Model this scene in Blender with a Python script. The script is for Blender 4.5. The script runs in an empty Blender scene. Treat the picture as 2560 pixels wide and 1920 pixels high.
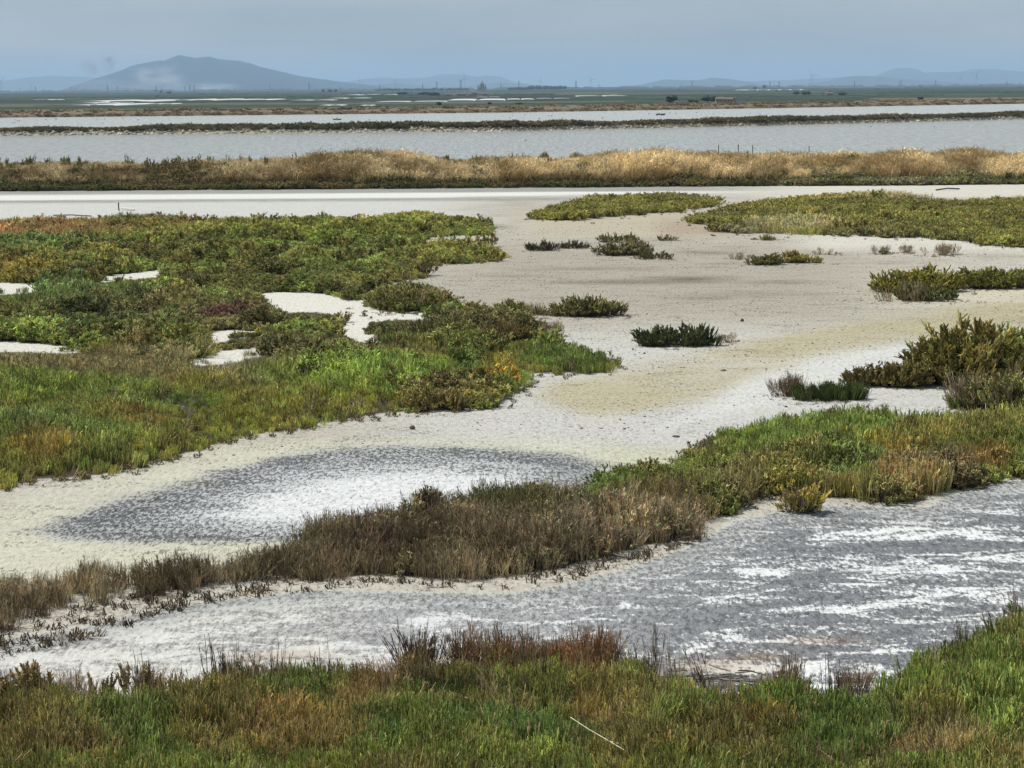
import bpy, math, random
import numpy as np
from mathutils import Matrix, Vector

SC = bpy.context.scene
COL = SC.collection
VEGK = np.array([2.70, 2.55, 2.05]); KINDK = {'glass': 1.38, 'dry': 1.3, 'bush': 1.15, 'drylow': 1.1, 'bushlow': 1.0, 'bushfine': 1.15}; HAZE_DENSITY = 7e-5
rng = np.random.default_rng(7)
random.seed(7)

# ------------------------------------------------------------------ camera
PW, PH, F, CH = 2560.0, 1920.0, 5500.0, 6.0
PITCH = math.atan((960 - 220) / F)
ROLL = -0.0066
fwd = np.array([0, math.cos(PITCH), -math.sin(PITCH)])
r0 = np.array([1.0, 0, 0]); u0 = np.cross(r0, fwd)
rgt = math.cos(ROLL) * r0 + math.sin(ROLL) * u0
upv = -math.sin(ROLL) * r0 + math.cos(ROLL) * u0
CAM = np.array([0, 0, CH])
cd = bpy.data.cameras.new('camera'); cam = bpy.data.objects.new('camera', cd); COL.objects.link(cam)
cd.sensor_width = 36; cd.lens = 36 * F / PW; cd.clip_start = 0.5; cd.clip_end = 90000
M = Matrix.Identity(4)
for i in range(3):
    M[i][0] = rgt[i]; M[i][1] = upv[i]; M[i][2] = -fwd[i]; M[i][3] = CAM[i]
cam.matrix_world = M
SC.camera = cam

# ------------------------------------------------------------------ light
SUN_EL, SUN_AZ = math.radians(58), math.radians(-62)      # azimuth from +Y (view direction), negative = left
w = bpy.data.worlds.new("World"); SC.world = w; w.use_nodes = True
nt = w.node_tree; nt.nodes.clear()
def N(t, ty, **k):
    n = t.nodes.new(ty)
    for a, b in k.items(): setattr(n, a, b)
    return n
out = N(nt, 'ShaderNodeOutputWorld'); bg = N(nt, 'ShaderNodeBackground')
sky = N(nt, 'ShaderNodeTexSky'); sky.sky_type = 'NISHITA'; sky.sun_disc = False
sky.sun_elevation = SUN_EL; sky.sun_rotation = SUN_AZ
tc = N(nt, 'ShaderNodeTexCoord')
mp = N(nt, 'ShaderNodeMapping'); mp.inputs['Scale'].default_value = (1.6, 1.6, 9.0)
nz = N(nt, 'ShaderNodeTexNoise'); nz.inputs['Scale'].default_value = 2.2; nz.inputs['Detail'].default_value = 6; nz.inputs['Roughness'].default_value = .55
cr = N(nt, 'ShaderNodeValToRGB')            # thin high cloud over the blue: a grey blue veil, whiter where thicker
cr.color_ramp.elements[0].position = .38; cr.color_ramp.elements[0].color = (2.22, 2.70, 3.05, 1)
cr.color_ramp.elements[1].position = .62; cr.color_ramp.elements[1].color = (3.30, 3.60, 3.78, 1)
mx = N(nt, 'ShaderNodeMix', data_type='RGBA'); mx.inputs[0].default_value = .90
nt.links.new(tc.outputs['Generated'], mp.inputs[0]); nt.links.new(mp.outputs[0], nz.inputs['Vector'])
nt.links.new(nz.outputs['Fac'], cr.inputs[0])
nt.links.new(sky.outputs[0], mx.inputs[6]); nt.links.new(cr.outputs[0], mx.inputs[7])
nt.links.new(mx.outputs[2], bg.inputs[0]); bg.inputs[1].default_value = 0.10
nt.links.new(bg.outputs[0], out.inputs[0])
sl = bpy.data.lights.new('sun', 'SUN'); so = bpy.data.objects.new('sun', sl); COL.objects.link(so)
sl.energy = 3.4; sl.angle = math.radians(2.5); sl.color = (1.0, .96, .90)
sd_ = Vector((math.sin(SUN_AZ) * math.cos(SUN_EL), math.cos(SUN_AZ) * math.cos(SUN_EL), math.sin(SUN_EL)))
so.rotation_euler = sd_.to_track_quat('Z', 'Y').to_euler(); so.location = (0, 0, 50)
vs = SC.view_settings; vs.view_transform = 'Standard'; vs.look = 'None'; vs.exposure = 0.5; vs.gamma = 1; vs.use_curve_mapping = False
SC.cycles.max_bounces = 5; SC.cycles.diffuse_bounces = 3; SC.cycles.transparent_max_bounces = 4
SC.cycles.volume_bounces = 1

# ------------------------------------------------------------------ helpers: projection, noise, polygons
def ray(x, y):
    return fwd[None] + ((np.atleast_1d(x) - PW/2) / F)[:, None] * rgt[None] - ((np.atleast_1d(y) - PH/2) / F)[:, None] * upv[None]
def p2g(x, y, z=0.0):
    d = ray(np.asarray(x, float), np.asarray(y, float)); t = (z - CH) / d[:, 2]
    return CAM[None, :2] + d[:, :2] * t[:, None]
def g(x, y, z=0.0):
    q = p2g([x], [y], z)[0]; return float(q[0]), float(q[1]), z
def at_dist(x, D, z=0.0):
    """ground point at forward distance D that shows at pixel column x"""
    hy = 220 - (x - 1280) * 0.0066 + CH * F / D
    d = ray([x], [hy])[0]; return float(d[0] / d[1] * D), float(D), z
def proj(P):
    q = P - CAM[None]; zc = q @ fwd; zc = np.where(zc < .1, .1, zc)
    return PW/2 + F * (q @ rgt) / zc, PH/2 - F * (q @ upv) / zc
def _h(ix, iy, s):
    n = (ix.astype(np.int64) * 374761393 + iy.astype(np.int64) * 668265263 + s * 1442695041) & 0xffffffff
    n = ((n ^ (n >> 13)) * 1274126177) & 0xffffffff
    return ((n ^ (n >> 16)) & 0xffff) / 65535.0
def vnoise(x, y, s=0):
    ix = np.floor(x); iy = np.floor(y); fx = x - ix; fy = y - iy
    fx = fx*fx*(3-2*fx); fy = fy*fy*(3-2*fy)
    a = _h(ix, iy, s); b = _h(ix+1, iy, s); c = _h(ix, iy+1, s); d = _h(ix+1, iy+1, s)
    return (a*(1-fx)+b*fx)*(1-fy) + (c*(1-fx)+d*fx)*fy
def fbm(x, y, s=0, o=4):
    v = 0; a = .5; t = 0
    for i in range(o):
        v = v + a*vnoise(x*2**i+17.3*i, y*2**i-9.1*i, s+i); t += a; a *= .55
    return v/t
def inpoly(x, y, P):
    r = np.zeros(x.shape, bool); n = len(P)
    for i in range(n):
        x1, y1 = P[i]; x2, y2 = P[(i+1) % n]
        if y1 == y2: continue
        c = ((y1 > y) != (y2 > y)) & (x < (x2-x1)*(y-y1)/(y2-y1)+x1)
        r ^= c
    return r
def sdist(x, y, P, ys=3.0):
    """signed distance in pixels, rows stretched by ys; positive inside"""
    d = np.full(x.shape, 1e9); n = len(P)
    for i in range(n):
        x1, y1 = P[i]; x2, y2 = P[(i+1) % n]; y1 = y1*ys; y2 = y2*ys
        ex, ey = x2-x1, y2-y1; L = ex*ex+ey*ey+1e-9
        t = np.clip(((x-x1)*ex+(y*ys-y1)*ey)/L, 0, 1)
        d = np.minimum(d, (x-x1-t*ex)**2+(y*ys-y1-t*ey)**2)
    d = np.sqrt(d)
    return np.where(inpoly(x, y, P), d, -d)
def sm(v, a, b):
    t = np.clip((v-a)/(b-a), 0, 1); return t*t*(3-2*t)

def tag(o, label=None, cat=None, group=None, kind=None):
    if label: o['label'] = label
    if cat: o['category'] = cat
    if group: o['group'] = group
    if kind: o['kind'] = kind
    return o
def mesh(name, V, Fc, mats=(), smooth=False, attrs=None, midx=None):
    me = bpy.data.meshes.new(name)
    V = np.asarray(V, np.float32)
    if isinstance(Fc, np.ndarray) and Fc.ndim == 2:
        n, k = Fc.shape
        me.vertices.add(len(V)); me.vertices.foreach_set('co', V.ravel())
        me.loops.add(n*k); me.loops.foreach_set('vertex_index', Fc.astype(np.int32).ravel())
        me.polygons.add(n); me.polygons.foreach_set('loop_start', np.arange(0, n*k, k, dtype=np.int32))
    else:
        me.from_pydata([tuple(map(float, v)) for v in V], [], [tuple(f) for f in Fc])
    for m in mats: me.materials.append(m)
    if midx is not None: me.polygons.foreach_set('material_index', np.asarray(midx, np.int32))
    if smooth: me.polygons.foreach_set('use_smooth', np.ones(len(me.polygons), bool))
    for k, a in (attrs or {}).items():
        a = np.asarray(a, np.float32)
        if a.ndim == 1:
            at = me.attributes.new(k, 'FLOAT', 'POINT'); at.data.foreach_set('value', a)
        else:
            at = me.attributes.new(k, 'FLOAT_COLOR', 'POINT')
            at.data.foreach_set('color', np.concatenate([a, np.ones((len(a), 1), np.float32)], 1).ravel())
    me.update(calc_edges=True)
    return me
def link(name, me, parent=None, loc=(0, 0, 0), rz=0, scl=None):
    o = bpy.data.objects.new(name, me); COL.objects.link(o)
    o.location = loc; o.rotation_euler = (0, 0, rz)
    if scl is not None: o.scale = scl if hasattr(scl, '__len__') else (scl,)*3
    if parent is not None: o.parent = parent
    return o

# ------------------------------------------------------------------ materials
def pmat(name, col, rough=.8, spec=.3):
    m = bpy.data.materials.new(name); m.use_nodes = True; t = m.node_tree
    b = t.nodes['Principled BSDF']; b.inputs['Base Color'].default_value = (*col, 1); b.inputs['Roughness'].default_value = rough
    b.inputs['Specular IOR Level'].default_value = spec
    return m, t, b
def noisy(name, c1, c2, scale=3, rough=.85, bump=.0, detail=5, obj=True, spec=.2):
    m, t, b = pmat(name, c1, rough, spec)
    tcn = N(t, 'ShaderNodeTexCoord'); n = N(t, 'ShaderNodeTexNoise'); n.inputs['Scale'].default_value = scale; n.inputs['Detail'].default_value = detail
    r = N(t, 'ShaderNodeValToRGB'); r.color_ramp.elements[0].position = .35; r.color_ramp.elements[1].position = .65
    r.color_ramp.elements[0].color = (*c1, 1); r.color_ramp.elements[1].color = (*c2, 1)
    t.links.new(tcn.outputs['Object'], n.inputs['Vector']); t.links.new(n.outputs['Fac'], r.inputs[0]); t.links.new(r.outputs[0], b.inputs['Base Color'])
    if bump:
        bn = N(t, 'ShaderNodeBump'); bn.inputs['Distance'].default_value = bump; t.links.new(n.outputs['Fac'], bn.inputs['Height']); t.links.new(bn.outputs[0], b.inputs['Normal'])
    return m
def leafmat(name, inst, tint=None, transl=.18, rough=.55):
    """plant tissue: colour from the plant's own tint times a per stem variation"""
    m = bpy.data.materials.new(name); m.use_nodes = True; t = m.node_tree; b = t.nodes['Principled BSDF']
    if tint is None:
        a = N(t, 'ShaderNodeAttribute', attribute_type='INSTANCER' if inst else 'GEOMETRY', attribute_name='tint')
        src = a.outputs['Color']
    else:
        a = N(t, 'ShaderNodeRGB'); a.outputs[0].default_value = (*tint, 1); src = a.outputs[0]
    v = N(t, 'ShaderNodeAttribute', attribute_type='GEOMETRY', attribute_name='var')
    mul = N(t, 'ShaderNodeMix', data_type='RGBA', blend_type='MULTIPLY'); mul.inputs[0].default_value = 1
    t.links.new(src, mul.inputs[6]); t.links.new(v.outputs['Color'], mul.inputs[7])
    t.links.new(mul.outputs[2], b.inputs['Base Color']); b.inputs['Roughness'].default_value = rough; b.inputs['Specular IOR Level'].default_value = .25
    tr = N(t, 'ShaderNodeBsdfTranslucent'); ms = N(t, 'ShaderNodeMixShader'); ms.inputs[0].default_value = transl
    t.links.new(mul.outputs[2], tr.inputs[0]); t.links.new(b.outputs[0], ms.inputs[1]); t.links.new(tr.outputs[0], ms.inputs[2])
    t.links.new(ms.outputs[0], t.nodes['Material Output'].inputs[0])
    return m
LEAF_I = leafmat('leaf_tissue_scattered', True); LEAF_G = leafmat('leaf_tissue', False)
WOOD = noisy('woody_stem', (.07, .055, .045), (.16, .13, .11), 30)

# ------------------------------------------------------------------ ground: one sheet out to the horizon
VEG_LEFT = [(-700,562),(0,552),(120,546),(230,552),(300,536),(400,540),(560,548),(700,545),(800,540),(900,545),(1045,528),(1130,540),(1190,547),(1225,560),(1239,572),(1222,588),(1130,590),(1095,594),(1050,604),(1045,612),(1100,604),(1180,600),(1225,612),(1268,634),(1272,645),(1240,652),(1160,660),(1080,664),(1052,674),(1076,686),(1060,698),(1012,704),(935,706),(1010,712),(1090,722),(1140,745),(1160,765),(1130,776),(1010,780),(905,770),(912,790),(1060,782),(1130,770),(1200,765),(1290,790),(1351,800),(1375,842),(1414,860),(1511,888),(1550,902),(1558,922),(1511,934),(1394,938),(1322,930),(1328,945),(1326,966),(1297,972),(1293,994),(1249,998),(1243,1018),(1200,1025),(1091,1020),(1044,1031),(978,1036),(850,1054),(641,1092),(517,1118),(498,1130),(389,1161),(292,1188),(194,1198),(78,1205),(0,1233),(-60,1250),(-700,1350)]
POCKETS = [[(-60,706),(60,708),(110,709),(106,724),(60,727),(20,732),(-60,734)],
 [(222,698),(280,688),(340,680),(400,674),(415,676),(390,690),(320,694),(260,702)],
 [(645,735),(700,729),(760,731),(800,733),(860,748),(905,755),(915,775),(1000,780),(1092,778),(1085,795),(1000,796),(930,800),(900,812),(868,806),(850,782),(790,775),(700,776),(672,752)],
 [(505,850),(522,826),(600,826),(676,828),(640,836),(590,842),(545,852)],
 [(455,901),(530,890),(560,876),(620,876),(742,884),(620,888),(580,905),(500,909)],
 [(-60,852),(60,854),(120,859),(225,873),(150,878),(60,875),(-60,876)],
 [(812,820),(880,812),(925,812),(905,835),(965,846),(960,852),(890,850),(860,830)],
 [(476,664),(492,664),(490,672),(478,672)]]
VEG_UPR = [(1715,560),(1716,545),(1760,532),(1830,515),(1900,502),(2000,492),(2120,484),(2217,482),(2380,500),(2440,500),(2560,494),(3300,488),(3300,622),(2560,618),(2450,612),(2400,600),(2300,594),(2150,592),(2070,588),(2000,586),(1930,584),(1880,586),(1780,586),(1765,580),(1850,566),(1790,560)]
VEG_UPM = [(1311,543),(1330,530),(1400,510),(1480,492),(1560,488),(1680,480),(1770,490),(1815,506),(1800,512),(1700,530),(1600,538),(1480,546),(1440,552),(1330,550)]
STRIP_G = [(1430,1240),(1500,1200),(1560,1168),(1610,1162),(1690,1175),(1700,1138),(1760,1112),(1830,1078),(1900,1062),(2000,1046),(2080,1036),(2200,1040),(2330,1056),(2420,1046),(2500,1030),(2560,1026),(3300,980),(3300,1110),(2560,1190),(2480,1206),(2420,1218),(2370,1218),(2280,1250),(2200,1256),(2120,1240),(2060,1245),(1980,1240),(1920,1235),(1880,1262),(1830,1282),(1780,1290),(1740,1310),(1620,1330),(1500,1320),(1440,1290)]
STRIP_B = [(-700,1500),(-60,1455),(0,1448),(150,1446),(200,1420),(330,1428),(430,1418),(560,1404),(640,1396),(700,1370),(790,1320),(930,1300),(1040,1255),(1090,1232),(1130,1262),(1280,1225),(1400,1235),(1450,1255),(1600,1250),(1760,1290),(1745,1345),(1650,1362),(1540,1385),(1400,1425),(1270,1448),(1100,1450),(960,1440),(860,1450),(700,1455),(560,1462),(430,1486),(330,1502),(200,1520),(80,1560),(0,1590),(-60,1600),(-700,1680)]
FORE = [(-700,1710),(0,1705),(200,1735),(330,1735),(400,1725),(480,1715),(560,1690),(700,1680),(800,1675),(960,1675),(1040,1650),(1160,1660),(1230,1620),(1330,1630),(1420,1612),(1520,1616),(1560,1660),(1650,1690),(1720,1720),(1860,1735),(1960,1705),(2050,1740),(2150,1735),(2230,1715),(2300,1670),(2420,1610),(2560,1555),(2800,1450),(3300,1250),(3300,2300),(-700,2300)]
OVAL = [(45,1326),(200,1270),(347,1229),(579,1171),(810,1132),(1041,1117),(1273,1121),(1446,1142),(1545,1170),(1500,1215),(1300,1250),(1100,1290),(810,1342),(579,1356),(347,1360),(139,1352)]
OVAL_IN = [(500,1285),(620,1235),(780,1200),(950,1180),(1120,1176),(1290,1186),(1330,1210),(1180,1250),(1000,1300),(800,1310),(620,1305)]
YELLOW = [(1330,990),(1390,945),(1640,893),(1850,856),(2000,822),(2300,775),(3300,660),(3300,720),(2250,860),(2030,905),(1900,945),(1780,1000),(1600,1045),(1480,1052),(1370,1015)]
LOWER = [(-800,1700),(0,1600),(200,1568),(400,1520),(560,1490),(800,1475),(1000,1480),(1280,1480),(1400,1462),(1560,1420),(1680,1380),(1770,1340),(1830,1300),(1960,1278),(2100,1262),(2300,1270),(2400,1240),(2560,1200),(3400,1125),(3400,2100),(-800,2100)]
FRINGE = [(-800,1590),(200,1500),(500,1440),(900,1430),(1300,1430),(1500,1380),(1700,1320),(1860,1260),(1960,1240),(2050,1240),(2100,1262),(1960,1278),(1830,1302),(1770,1345),(1680,1385),(1560,1428),(1400,1470),(1280,1482),(1000,1480),(800,1480),(560,1500),(400,1530),(200,1575),(0,1605),(-800,1710)]

BANK_Y0, BANK_Y1 = 134.0, 146.5
def berm_line(x):   # near foot of the stone berm, as forward distance for a lateral ground x
    q = p2g([0, 600, 1280, 1900, 2560], [336, 330, 324, 311, 295]); X = np.concatenate([[q[0,0]-400], q[:,0], [q[-1,0]+400]]); Y = np.concatenate([[q[0,1]-60], q[:,1], [q[-1,1]+330]])
    return np.interp(x, X, Y)
def shore_line(x):
    q = p2g([0, 600, 1280, 1900, 2560], [292, 286, 279, 269, 257.5]); X = np.concatenate([[q[0,0]-1500], q[:,0], [q[-1,0]+1500]]); Y = np.concatenate([[q[0,1]-100], q[:,1], [q[-1,1]+900]])
    return np.interp(x, X, Y)
WATER_Z = -0.22
def height(x, y):
    z = .025*(fbm(x*.35, y*.35, 3)-.5) * sm(y, -5, 5)
    b = sm(y, BANK_Y0, BANK_Y0+3.4) * (1-sm(y, BANK_Y1-4.5, BANK_Y1))
    z = z + b*(1.05 + .25*(fbm(x*.15, y*.15, 5)-.5))
    bl = berm_line(x); sh = shore_line(x)
    pond = sm(y, BANK_Y1-3, BANK_Y1+1) * (1-sm(y, sh-2, sh+3))
    z = z - .9*pond
    bm = sm(y, bl-1.5, bl+3.0) * (1-sm(y, bl+7, bl+11))
    z = z + bm*(1.40 + .22*(fbm(x*.08, y*.08, 9)-.5)) * (pond)
    far = sm(y, sh+2, sh+12)
    z = z + far*(.8 + .5*(fbm(x*.02, y*.02, 11)-.5))*(1-sm(y, sh+60, sh+160)*.8)
    return z
rows_px = np.arange(2150, 236, -3.0)
yy = CH*F/(rows_px-220)*math.cos(0)            # forward distance of those rows (flat)
rows = np.concatenate([np.array([-200, -120, -60, -30, -12, -4, 2, 7, 12, 15]), yy[yy > 15.5]])
rows = rows[rows < 2000]
rows = np.concatenate([rows, np.arange(BANK_Y0-1, BANK_Y1+2, .45)])
rows = np.concatenate([rows, np.arange(296, 420, 1.5), np.arange(480, 800, 4), np.geomspace(2050, 32000, 60)])
rows = np.unique(np.round(rows, 3))
uu = np.concatenate([[-.7, -.55, -.42], np.linspace(-.36, .36, 560), [.42, .55, .7]])
U, R = np.meshgrid(uu, rows); X = U*(np.maximum(R, 0)+6)+np.sign(U)*np.maximum(np.abs(U)-.36, 0)*300; Y = R
Xf, Yf = X.ravel(), Y.ravel(); Z = height(Xf, Yf)
P = np.stack([Xf, Yf, np.zeros_like(Xf)], 1); px, py = proj(P)
py = np.where(Yf < 12, 2400, py)
# --- zones (albedo A, albedo B, share of B at fine scale, share of streaks)
n1 = fbm(Xf*.22, Yf*.22, 21, 5); n2 = fbm(Xf*.9, Yf*.9, 31, 4); n3 = fbm(Xf*.06, Yf*.06, 41, 3); n4 = fbm(Xf*2.6, Yf*2.6, 51, 3)
wx = px + 60*(n1-.5) + 24*(n2-.5); wy = py + 20*(n1-.5) + 9*(n2-.5)
A = np.tile(np.array([.50, .475, .42]), (len(Xf), 1)); B = np.tile(np.array([.24, .22, .185]), (len(Xf), 1)); S = np.full(len(Xf), .34); C = np.full(len(Xf), .35)
def zone(mask, a=None, b=None, s=None, c=None):
    global A, B, S, C
    if c is not None: C = C*(1-mask)+c*mask
    m = mask[:, None]
    if a is not None: A = A*(1-m)+np.array(a)*m
    if b is not None: B = B*(1-m)+np.array(b)*m
    if s is not None: S = S*(1-mask)+s*mask
def band(y, y0, y1, soft=3): return sm(y, y0-soft, y0+soft)*(1-sm(y, y1-soft, y1+soft))
rolly = py + (px-1280)*0.0058
# broad colour drift of the crust
zone(sm(n3, .50, .68)*.7, (.42, .40, .355), None, .42)
zone(sm(n1, .55, .75)*.6, (.40, .37, .31), None, .40)
# smooth beige mud in the middle of the flat, warm to the right
zone(band(wy, 600, 800, 40)*sm(wx, 900, 1300)*(1-sm(wx, 2000, 2350)), (.40, .37, .315), (.27, .245, .20), .38)
zone(band(wy, 690, 770, 25)*sm(wx, 2100, 2400), (.56, .52, .42), (.40, .36, .28), .3)
zone(band(wy, 555, 625, 15)*sm(wx, 1900, 2100), (.60, .58, .52), (.38, .36, .32), .25)
zone(band(wy, 520, 590, 14)*sm(wx, 1250, 1400)*(1-sm(wx, 1800, 1950)), (.47, .42, .33), (.33, .29, .22), .3)
zone(band(wy, 545, 590, 14)*sm(wx, 1600, 1700)*(1-sm(wx, 1800, 1950)), (.40, .33, .25), (.30, .25, .19), .3)
# white salt toward the front of the flat
zone(band(wy, 840, 1130, 45)*sm(wx, 700, 1300)*.9, (.55, .545, .53), (.27, .26, .25), .30)
zone(sdist(wx, wy, [(1850,900),(2100,860),(2400,850),(2560,880),(2560,960),(2100,990),(1700,1080),(1600,1090),(1750,1010)]) .clip(-1, 60)/60*.9*(sdist(wx, wy, [(1850,900),(2100,860),(2400,850),(2560,880),(2560,960),(2100,990),(1700,1080),(1600,1090),(1750,1010)]) > 0), (.62, .62, .61), (.36, .355, .35), .28)
# dark damp smudges
for cx, cy, rx, ry, k in [(1560,705,200,6,.8),(1720,698,90,8,.9),(1480,672,160,5,.5),(1300,690,110,4,.4),(1950,706,110,5,.5),(1770,632,70,4,.7),(1810,660,50,3,.5),(1900,735,160,7,.35),(1750,745,120,6,.35),(1250,568,40,5,.5)]:
    e = ((px-cx+20*(n2-.5))/rx)**2+((py-cy+4*(n2-.5))/ry)**2
    zone(np.exp(-e)*k, (.20, .175, .14), (.15, .13, .10), .5)
# far white and grey lines below the embankment
lf = 1-sm(wx, 1500, 2100)
zone(band(rolly, 462, 480, 1.5)*(.35+.65*lf), (.33, .33, .31), (.27, .27, .26), .4)
zone(band(rolly, 480.5, 494-8*sm(wx, 800, 1700), 1.2)*lf, (.70, .70, .69), (.60, .60, .58), .15)
zone(band(rolly, 494, 501, 1.2)*lf*.8, (.34, .34, .335), (.25, .25, .24), .45)
zone(band(rolly, 501, 552, 3)*(1-sm(wx, 1000, 1300)), (.56, .56, .55), (.36, .35, .33), .30)
zone(band(rolly, 466, 500, 3)*sm(wx, 1700, 2100), (.60, .58, .52), (.42, .40, .35), .3)
# greenish yellow algae crust
ym = sm(sdist(wx, wy, YELLOW), -40, 75); zone(ym*.80*(.5+.6*sm(n1, .3, .6)).clip(0, 1), (.44, .39, .245), (.29, .25, .155), .36)
# cream rim round the dark pan
rim = sm(sdist(wx, wy, OVAL), -230, -30); rimL = rim*(1-sm(wx, 1500, 1900))*sm(wy, 1085, 1125)
zone(rimL*.8*sm(n1, .25, .6), (.58, .57, .47), (.36, .35, .28), .30)
zone(band(wy, 1340, 1480, 15)*(1-sm(wx, 700, 1100))*.9, (.57, .56, .46), (.24, .24, .20), .32)
zone(band(wy, 1120, 1200, 18)*sm(wx, 1480, 1600)*(1-sm(wx, 1750, 1850))*.8, (.52, .52, .40), (.34, .34, .27), .3)
# the dark pan with its white heart
so_ = sdist(wx, wy, OVAL); ov = sm(so_+60*(n2-.5), -40, 55)
zone(ov, (.40, .41, .42), (.105, .113, .118), .56, .22)
si = sm(sdist(wx, wy, OVAL_IN), -190, 40); zone(si*ov, (.60, .61, .63), (.19, .20, .215), .46)
si = sm(sdist(wx, wy, OVAL_IN), -20, 70); zone(si*ov, (.70, .71, .73), (.40, .41, .43), .34, .3)
zone(ov*sm(wx, 1250, 1450)*.5, (.36, .365, .37), (.14, .15, .16), .5)
# lower channel: grey mud with torn white salt skins
lw = sm(sdist(wx, wy, LOWER), -8, 25)
rt = sm(wx + .6*(wy-1400), 1200, 2100)
zone(lw, (.66, .67, .69), (.34, .35, .365), .50, .60)
zone(lw*rt, (.76, .77, .79), (.195, .206, .224), .57, .54)
zone(lw*(1-sm(wx, 700, 1500))*sm(n1, .45, .62)*.7, (.62, .60, .56), (.44, .43, .42), .45)
pn = fbm(Xf*.55, Yf*.95, 91, 5); S = S+lw*(.42*(.5-pn)+.035+.02*rt); C = C+lw*.06
edge = lw*(1-sm(sdist(wx, wy, LOWER), 30, 190)); zone(edge*.85, (.40, .41, .41), (.25, .26, .265), .5, .25)
for cx, cy, rx, ry in [(1790,1665,150,24),(2050,1600,110,9),(700,1640,120,14),(1900,1640,70,12)]:
    e = ((px-cx)/rx)**2+((py-cy)/ry)**2; zone(np.exp(-e)*.8*lw, (.48, .40, .32), (.25, .20, .16), .45)
fr = sm(sdist(wx, wy, FRINGE), -8, 16); zone(fr, (.52, .49, .43), (.26, .235, .20), .36)
# soil and litter below the plants
lit = np.zeros(len(Xf))
ex = px + 6*(n4-.5); ey = py + 3*(n4-.5)
for poly in (VEG_LEFT, VEG_UPR, VEG_UPM, STRIP_G, STRIP_B, FORE):
    lit = np.maximum(lit, sm(sdist(ex, ey, poly), 10, 24)*((.15+.85*sm(px, 560, 800)) if poly is STRIP_B else 1.0))
for poly in POCKETS: lit = lit*(1-sm(sdist(ex, ey, poly), -22, -10))
bline = sm(Yf, BANK_Y0-.6, BANK_Y0+.6)*(1-sm(Yf, BANK_Y1-1, BANK_Y1)); lit = np.maximum(lit, bline)
zone(lit, (.085, .07, .05), (.05, .042, .03), .5)
for poly in POCKETS: zone(sm(sdist(ex, ey, poly), -20, -9), (.66, .645, .59), (.5, .48, .42), .2)
# pond bed, berm, far shore, fields
bl = berm_line(Xf); sh = shore_line(Xf)
zone(sm(Yf, BANK_Y1-1, BANK_Y1), (.30, .28, .24), (.2, .19, .16), .4)
bz = sm(Yf, bl-3, bl-1)*(1-sm(Yf, bl+10, bl+12)); zone(bz, (.42, .38, .30), (.25, .22, .17), .4); zone(bz*sm(Yf, bl+2.5, bl+4), (.10, .085, .05), (.06, .05, .03), .5)
fz = sm(Yf, sh+0, sh+2); zone(fz, (.25, .195, .125), (.15, .115, .075), .5)
zone(sm(Yf, sh-2, sh+.5)*(1-sm(Yf, sh+4, sh+8)), (.13, .10, .065), (.10, .08, .05), .4)
sx = (px-1280); fline = 277 - 16*(px/2560)**1.25 - 12*sm(px, 1800, 2560)*0
ge = py + 2.0*(fbm(Xf*.01, Yf*.004, 61)-.5)
ftop = np.interp(px, [-400, 0, 850, 1700, 2120, 2180, 2560, 3000], [278, 276.5, 272, 264, 258, 247, 245, 243])
gm = (1-sm(ge, ftop-.6, ftop+.6))*(Yf > 300)
zone(gm, (.022, .040, .026), (.016, .029, .024), .5)
fid = fbm(Xf*.0035, np.log(np.maximum(Yf, 1))*9, 71, 2)
zone(gm*sm(fid, .52, .56), (.050, .095, .036), (.036, .066, .03), .4)
zone(gm*(1-sm(fid, .36, .39)), (.035, .060, .034), (.03, .05, .03), .4)
zone(gm*sm(fid, .70, .72), (.12, .11, .07), (.09, .085, .055), .4)
Vn = np.stack([Xf, Yf, Z], 1)
nr, nc = X.shape
idx = np.arange(nr*nc).reshape(nr, nc)
Fq = np.stack([idx[:-1, :-1], idx[:-1, 1:], idx[1:, 1:], idx[1:, :-1]], -1).reshape(-1, 4)
gmat, t, b = pmat('salt_crust', (.5, .5, .5), .9, .15)
aA = N(t, 'ShaderNodeAttribute', attribute_name='crust'); aB = N(t, 'ShaderNodeAttribute', attribute_name='mud'); aS = N(t, 'ShaderNodeAttribute', attribute_name='share')
geo = N(t, 'ShaderNodeNewGeometry')
def tex(scale, detail, rough, sx=1.0, sy=1.0, dist=0):
    mpn = N(t, 'ShaderNodeMapping'); mpn.inputs['Scale'].default_value = (sx, sy, 1)
    n = N(t, 'ShaderNodeTexNoise'); n.inputs['Scale'].default_value = scale; n.inputs['Detail'].default_value = detail; n.inputs['Roughness'].default_value = rough
    n.inputs['Distortion'].default_value = dist
    t.links.new(geo.outputs['Position'], mpn.inputs[0]); t.links.new(mpn.outputs[0], n.inputs['Vector']); return n
na = tex(1.9, 9, .74, .42, .75, .6); nb = tex(17, 5, .8, 1.0, .32)
def math_(op, a, b_, c=None):
    n = N(t, 'ShaderNodeMath', operation=op)
    for i, v in enumerate([a, b_] + ([c] if c is not None else [])):
        if isinstance(v, (int, float)): n.inputs[i].default_value = v
        else: t.links.new(v, n.inputs[i])
    return n.outputs[0]
aC = N(t, 'ShaderNodeAttribute', attribute_name='coarse'); cw = math_('MULTIPLY', math_('SUBTRACT', na.outputs['Fac'], nb.outputs['Fac']), aC.outputs['Fac']); comb = math_('ADD', cw, nb.outputs['Fac'])
thr = math_('MULTIPLY_ADD', aS.outputs['Fac'], .34, .33)      # share 0..1 -> threshold around the noise mean
mr = N(t, 'ShaderNodeMapRange', interpolation_type='SMOOTHSTEP')
t.links.new(math_('SUBTRACT', comb, thr), mr.inputs['Value']); mr.inputs['From Min'].default_value = -.028; mr.inputs['From Max'].default_value = .028
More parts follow.
